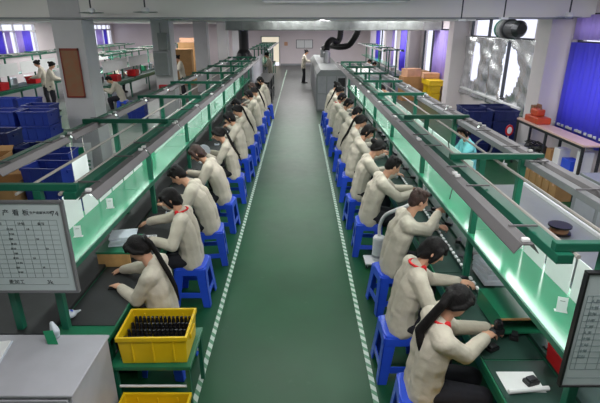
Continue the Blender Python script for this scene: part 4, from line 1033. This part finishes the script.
for k in range(3): MB().hexa([(-.13, -.052 + .016 * k, .08 + .08 * k), (.13, -.052 + .016 * k, .08 + .08 * k), (.13, -.045 + .016 * k, .08 + .08 * k), (-.13, -.045 + .016 * k, .08 + .08 * k), (-.13, -.047 + .016 * k, .11 + .08 * k), (.13, -.047 + .016 * k, .11 + .08 * k), (.13, -.04 + .016 * k, .11 + .08 * k), (-.13, -.04 + .016 * k, .11 + .08 * k)]).build('text_line', 'signgreen', t)
t = thing('meter_box', 'dark grey electric meter box on the second column', 'electric box', (-4.38, 15.503, 1.35))
MB().box(-.27, .2, -.16, 0, 0, .75).build('lower_box', 'greyfab', t, .01); MB().box(-.08, .22, -.14, 0, .77, 1.3).build('upper_box', 'greymachine', t, .01); MB().tube([(.0, -.06, 1.3), (.0, -.06, 1.6)], .025, 8).build('conduit', 'greyfab', t)
MB().box(-.24, .17, -.168, -.16, .04, .7).build('door', 'greymachine', t, .004)
t = thing('fire_sign', 'small red box at the foot of the meter box on the second column', 'fire box', (-4.4, 15.5, .85))
MB().box(-.18, .18, -.12, 0, 0, .2).build('body', 'red', t, .008); MB().box(-.14, .14, -.126, -.12, .05, .15).build('panel', mat('dark_red', (130, 30, 26), .5), t)

# ------------------------------------------------------------------ far end: machine, panels, pipes
t = thing('reflow_oven', 'long grey machine housing at the far end of the right row', 'machine', (.62, 16.6, 0))
b = MB(); L = 9.
prof = [(0, .0), (1.05, 0), (1.05, 1.25), (.92, 1.42), (.14, 1.42), (0, 1.25)]
b.add([(x, y, z) for y in (0, L) for x, z in prof], [(0, 1, 7, 6), (1, 2, 8, 7), (2, 3, 9, 8), (3, 4, 10, 9), (4, 5, 11, 10), (5, 0, 6, 11), (5, 4, 3, 2, 1, 0), (6, 7, 8, 9, 10, 11)])
b.build('housing', 'greymachine', t, .01)
for i in range(6): MB().box(-.008, 0, .1 + 1.48 * i, 1.5 + 1.48 * i, .15, 1.15).build('side_panel', 'greyfab', t, .004)
for i in range(3): MB().box(.04 + .335 * i, .33 + .335 * i, -.01, 0, .62, 1.2).build('front_panel', 'greyfab', t, .004)
for i in range(3): MB().box(.04 + .335 * i, .33 + .335 * i, -.01, 0, .06, .58).build('front_panel', 'greyfab', t, .004)
MB().box(.75, 1.0, -.05, 0, .85, 1.15).build('control_screen', 'black', t, .01)
for y in (3.5, 7.): MB().lathe([(.14, 1.42), (.14, 1.8), (.1, 1.82), (.1, 1.9), (.001, 1.9)], (.55, y, 0), 16).build('exhaust_stub', 'steel', t)
def hose(name, label, pts, r, m='black'):
    cur = []
    for i in range(len(pts) - 1):
        p0, p1, p2, p3 = [Vector(pts[max(0, min(len(pts) - 1, j))]) for j in (i - 1, i, i + 1, i + 2)]
        for u in range(8):
            u /= 8; cur.append(.5 * ((2 * p1) + (p2 - p0) * u + (2 * p0 - 5 * p1 + 4 * p2 - p3) * u * u + (3 * p1 - p0 - 3 * p2 + p3) * u ** 3))
    cur.append(Vector(pts[-1]))
    rs = [r * (1 + .07 * (i % 2)) for i in range(len(cur))]
    return tag(MB().tube(cur, rs, 12).build(name, m, None, smooth=True), label, 'hose')
hose('exhaust_hose', 'ribbed black hose rising in an S from the grey machine', [(1.15, 20.2, 1.9), (1.2, 20.4, 2.15), (1.4, 20.7, 2.3), (1.62, 20.9, 2.2), (1.75, 21., 2.35), (1.78, 21., 2.62), (1.78, 21, 2.9)], .12)
hose('exhaust_hose', 'ribbed black hose sweeping sideways from the grey machine to the duct', [(1.2, 23.6, 1.85), (1.45, 22.2, 2.0), (1.8, 21.6, 1.98), (2.15, 21.3, 2.05), (2.35, 21.1, 2.3), (2.5, 21., 2.6), (2.55, 21, 2.9)], .13)
t = thing('ventilation_duct', 'long foil-wrapped ventilation duct crossing under the ceiling', 'duct', (1.4, 19.2, 2.86))
MB().box(-4.25, 4.1, -.25, .25, -.17, .2).build('duct_body', 'duct', t, .03)
for x in (-3.6, -2.2, -.8, .6, 2., 3.4): MB().box(x - .02, x + .02, -.262, .262, -.182, .212).build('band', 'steel', t)
for x in (-3., 0., 3.): MB().tube([(x, 0, .2), (x, 0, .64)], .01, 6).build('hanger', 'darkmetal', t)
t = thing('exhaust_stack', 'thick black exhaust pipe rising beyond the left frame', 'pipe', (-2.27, 20., 0))
MB().lathe([(.32, 1.7), (.3, 1.8), (.2, 1.95), (.2, 2.9), (.001, 2.9)], n=20).build('pipe', 'black', t); MB().lathe([(.34, 1.55), (.34, 1.7), (.001, 1.7)], n=20).build('collar', 'darkmetal', t)
MB().box(-.65, .6, -.8, 1.6, 0, 1.55).build('machine_body', 'greymachine', t, .02); MB().box(-.6, .55, -.812, -.8, .7, 1.4).build('panel', 'greyfab', t)
tag(MB().box(-1.63, -1.57, 16.4, 20.6, 0, 1.72).build('grey_partition', 'greylight', None, .01), 'pale grey partition panel at the far end of the left bench', 'partition')
t = thing('equipment_rack', 'dark equipment rack beside the aisle at the far left end', 'rack', (-1.55, 16.6, 0))
MB().box(0, .5, 0, 3.4, 0, .06).box(0, .5, 0, 3.4, .5, .54).box(0, .5, 0, 3.4, .95, 1.0).build('shelf', 'black', t)
for y in (.03, 1.7, 3.37):
    for x in (.02, .48): MB().box(x - .02, x + .02, y - .02, y + .02, 0, 1.0).build('post', 'darkmetal', t)
for i in range(6): post_box('black_case', 'black case on the dark rack at the far left end, %s along the rack' % ordn[i].replace('nearest', 'first'), 'case', -1.3, 16.95 + .54 * i, .54, .4, .42, .34, 'black')
for i in range(4): post_box('black_case', 'black case on the lowest shelf of the far dark rack, %s along' % ordn[i].replace('nearest', 'first'), 'case', -1.3, 17.0 + .8 * i, .06, .4, .6, .38, 'black')
bench('workbench', -1.5, -1, 21.9, 31., 'far green workbench continuing the left row towards the doorway')
gantry('lamp_frame', LX, -1, 21.9, 31, [22, 24.2, 26.4, 28.6, 30.8], 'far green lamp frame continuing the left row towards the doorway')
lamp_rail(CL - 1.275, 1.84, 21.9, 31, 'fluorescent lamp on the far frame near the doorway', 'lamps on the far left frame', PI)
t = thing('white_cabinet', 'white machine cabinet beyond the right frame', 'machine', (2.0, 16.5, 0))
MB().box(0, 1.1, 0, 2.2, 0, 1.2).build('body', 'greylight', t, .02); MB().box(.1, 1., -.01, 0, .3, 1.1).build('panel', 'white', t); MB().box(.05, 1.05, .1, 2.1, 1.2, 1.3).build('lid', 'white', t, .02)
# red and white clutter in side hall
for i, (x, y, z, m, lab) in enumerate(((-7.4, 19., .78, 'red', 'red parts bin on the side-hall bench behind the second column'), (-7.4, 21.2, .78, 'red', 'second red parts bin on the side-hall bench'), (-10.3, 16.2, .78, 'red', 'red parts bin on the window bench at the far left'), (-10.3, 18.4, .78, 'red', 'red parts bin farther along the window bench'), (-10.4, 20.6, .78, 'white', 'white parts bin on the window bench'))):
    t = thing('parts_bin', lab, 'bin', (x, y, z)); MB().open_box(-.2, .2, -.25, .25, 0, .25, .01, .02).build('body', m, t, .005); MB().box(-.21, .21, -.26, -.24, .2, .26).build('lip', m, t)
rnd = random.Random(11)
for bx_, lab, y0 in ((-7.9, 'side-hall bench behind the second column', 17.8), (-10.9, 'window bench at the far left', 14.9)):
    for i in range(8):
        m = ('white', 'black', 'signgreen', 'plastic_clear')[i % 4]; sx = rnd.uniform(.15, .3)
        post_box('work_item', '%s item %s on the %s' % ({'white': 'white boxy', 'black': 'black boxy', 'signgreen': 'green boxy', 'plastic_clear': 'pale grey boxy'}[m], ('nearest' if i < 4 else 'farther') + ' of two', lab), 'work item', bx_ + rnd.uniform(-.05, .1), y0 + i * 1.05, .743, sx, rnd.uniform(.15, .35), rnd.uniform(.12, .3), m, rnd.uniform(-.3, .3))
for x, lab, ys in ((-7.25, 'behind the second column', (17.6, 20.4, 23.2)), (-10.2, 'by the left windows', (14.7, 17.5, 20.3, 23.1))):
    for y in ys: tag(MB().box(x, x + .008, y, y + 2.6, 1.21, 1.62).build('white_sheet', 'paper'), 'white lit panel on the shelf of the side-hall frame ' + lab, 'panel', 'white panels on the side-hall frame ' + lab)

# ------------------------------------------------------------------ ceiling: light boxes, fans, pipe
t = thing('ceiling_light', 'long grey fluorescent fitting under the ceiling over the aisle', 'ceiling light', (.63, 8.6, 3.2))
MB().box(-1.26, 1.26, -.1, .1, .05, .17).build('housing', 'greylight', t, .008); MB().tube([(-1.22, -.05, .035), (1.22, -.05, .035)], .016, 8).build('tube', 'white', t)
for x in (-1., 1.): MB().tube([(x, 0, .17), (x, 0, .3)], .008, 6).build('hanger', 'darkmetal', t)
def orbit_fan(x, y, z, label):
    t = thing('ceiling_fan', label, 'ceiling fan', (x, y, z)); h = CEIL - z
    MB().lathe([(.001, h), (.05, h), (.05, h - .03), (.014, h - .05), (.014, .1), (.001, .1)], n=14).build('stem', 'darkmetal', t)
    MB().lathe([(.001, .1), (.05, .1), (.07, .07), (.07, .02), (.04, 0), (.001, 0)], n=18).build('motor', 'white', t)
    for k in range(3):
        a = k * 2 * PI / 3; e = Matrix.Rotation(a, 3, 'Z')
        MB().hexa([e @ Vector(v) for v in ((.05, -.03, .02), (.2, -.06, .015), (.2, .06, .03), (.05, .03, .03), (.05, -.03, .026), (.2, -.06, .021), (.2, .06, .036), (.05, .03, .036))]).build('blade', 'white', t)
    MB().tube([(.21 * math.cos(i * PI / 12), .21 * math.sin(i * PI / 12), .02) for i in range(25)], .006, 6).build('guard_ring', 'steel', t)
    return t
orbit_fan(-3.72, 8.9, 3.05, 'small white ceiling fan in front of the nearest column')
orbit_fan(-2.75, 8.9, 3.06, 'small white ceiling fan right of the nearest column')
orbit_fan(4.9, 9.0, 2.98, 'small white ceiling fan near the right pillar')
orbit_fan(.62, 13.0, 2.95, 'small white ceiling fan above the middle of the aisle')
orbit_fan(-3.3, 13.0, 2.98, 'small white ceiling fan above the left frame')
orbit_fan(-8.4, 13.5, 2.98, 'small white ceiling fan in the side hall before the left windows')
def hang_rod(x, y, z, label):
    t = thing('hanging_socket', label, 'socket', (x, y, z)); MB().tube([(0, 0, .04), (0, 0, CEIL - z)], .012, 6).build('rod', 'darkmetal', t); MB().box(-.07, .07, -.05, .05, 0, .04).build('socket_box', 'white', t, .006)
hang_rod(2.95, 9., 2.93, 'socket on a thin rod hanging over the right frame')
hang_rod(3.72, 9., 2.96, 'socket on a thin rod hanging left of the right ceiling fan')
hang_rod(-2.15, 9., 3.3, 'socket on a thin rod hanging over the left frame')
tag(MB().tube([(-14, 9.22, 2.985), (5.1, 9.22, 2.985)], .018, 8).build('ceiling_pipe', 'greyfab'), 'thin grey conduit running along the bottom of the nearest ceiling beam', 'pipe')

# ------------------------------------------------------------------ light
def area(name, loc, sx, sy, power, color=(1, 1, 1), rot=(0, 0, 0)):
    l = bpy.data.lights.new(name, 'AREA'); l.shape = 'RECTANGLE'; l.size = sx; l.size_y = sy; l.energy = power; l.color = color
    o = bpy.data.objects.new(name, l); COL.objects.link(o); o.location = loc; o.rotation_euler = rot; return o
for y in (1.5, 6.5, 12.5, 18.5, 25., 31.):
    for x, p in ((.0, 1.), (3.6, 1.15), (-7.5, 1.2), (-11.5, .8)):
        area('ceiling_lamp', (x, y, 3.27), 2.4, 1.2, 60 * p * (1.5 if 15 < y < 20 else 2.4 if y > 20 else 1), (1, .985, .97))
# fill lights added to brighten the front face of the nearest beam
for x in (-9., -4.5, 0., 3.9): area('beam_fill_light', (x, 6.9, 3.2), 2.4, .2, 8, (1, .985, .97), (R(90), 0, 0))
for x, y0, y1 in ((CL - 1.36, 2.9, 16.), (CL + 1.36, 2.0, 14.), (CL - 2.1, 2.9, 16.), (CL + 2.1, 2.0, 14.)):
    n_ = 3
    for k in range(n_):
        L = (y1 - y0) / n_; area('tube_lamp', (x, y0 + L * (k + .5), 1.79), .08, L, 13, (.9, 1., .95))
for x in (-7.6, -10.6):
    for k in range(2): area('tube_lamp', (x - .3, 18 + 6 * k + 1.5, 1.79), .08, 6, 40, (.95, 1., .98))
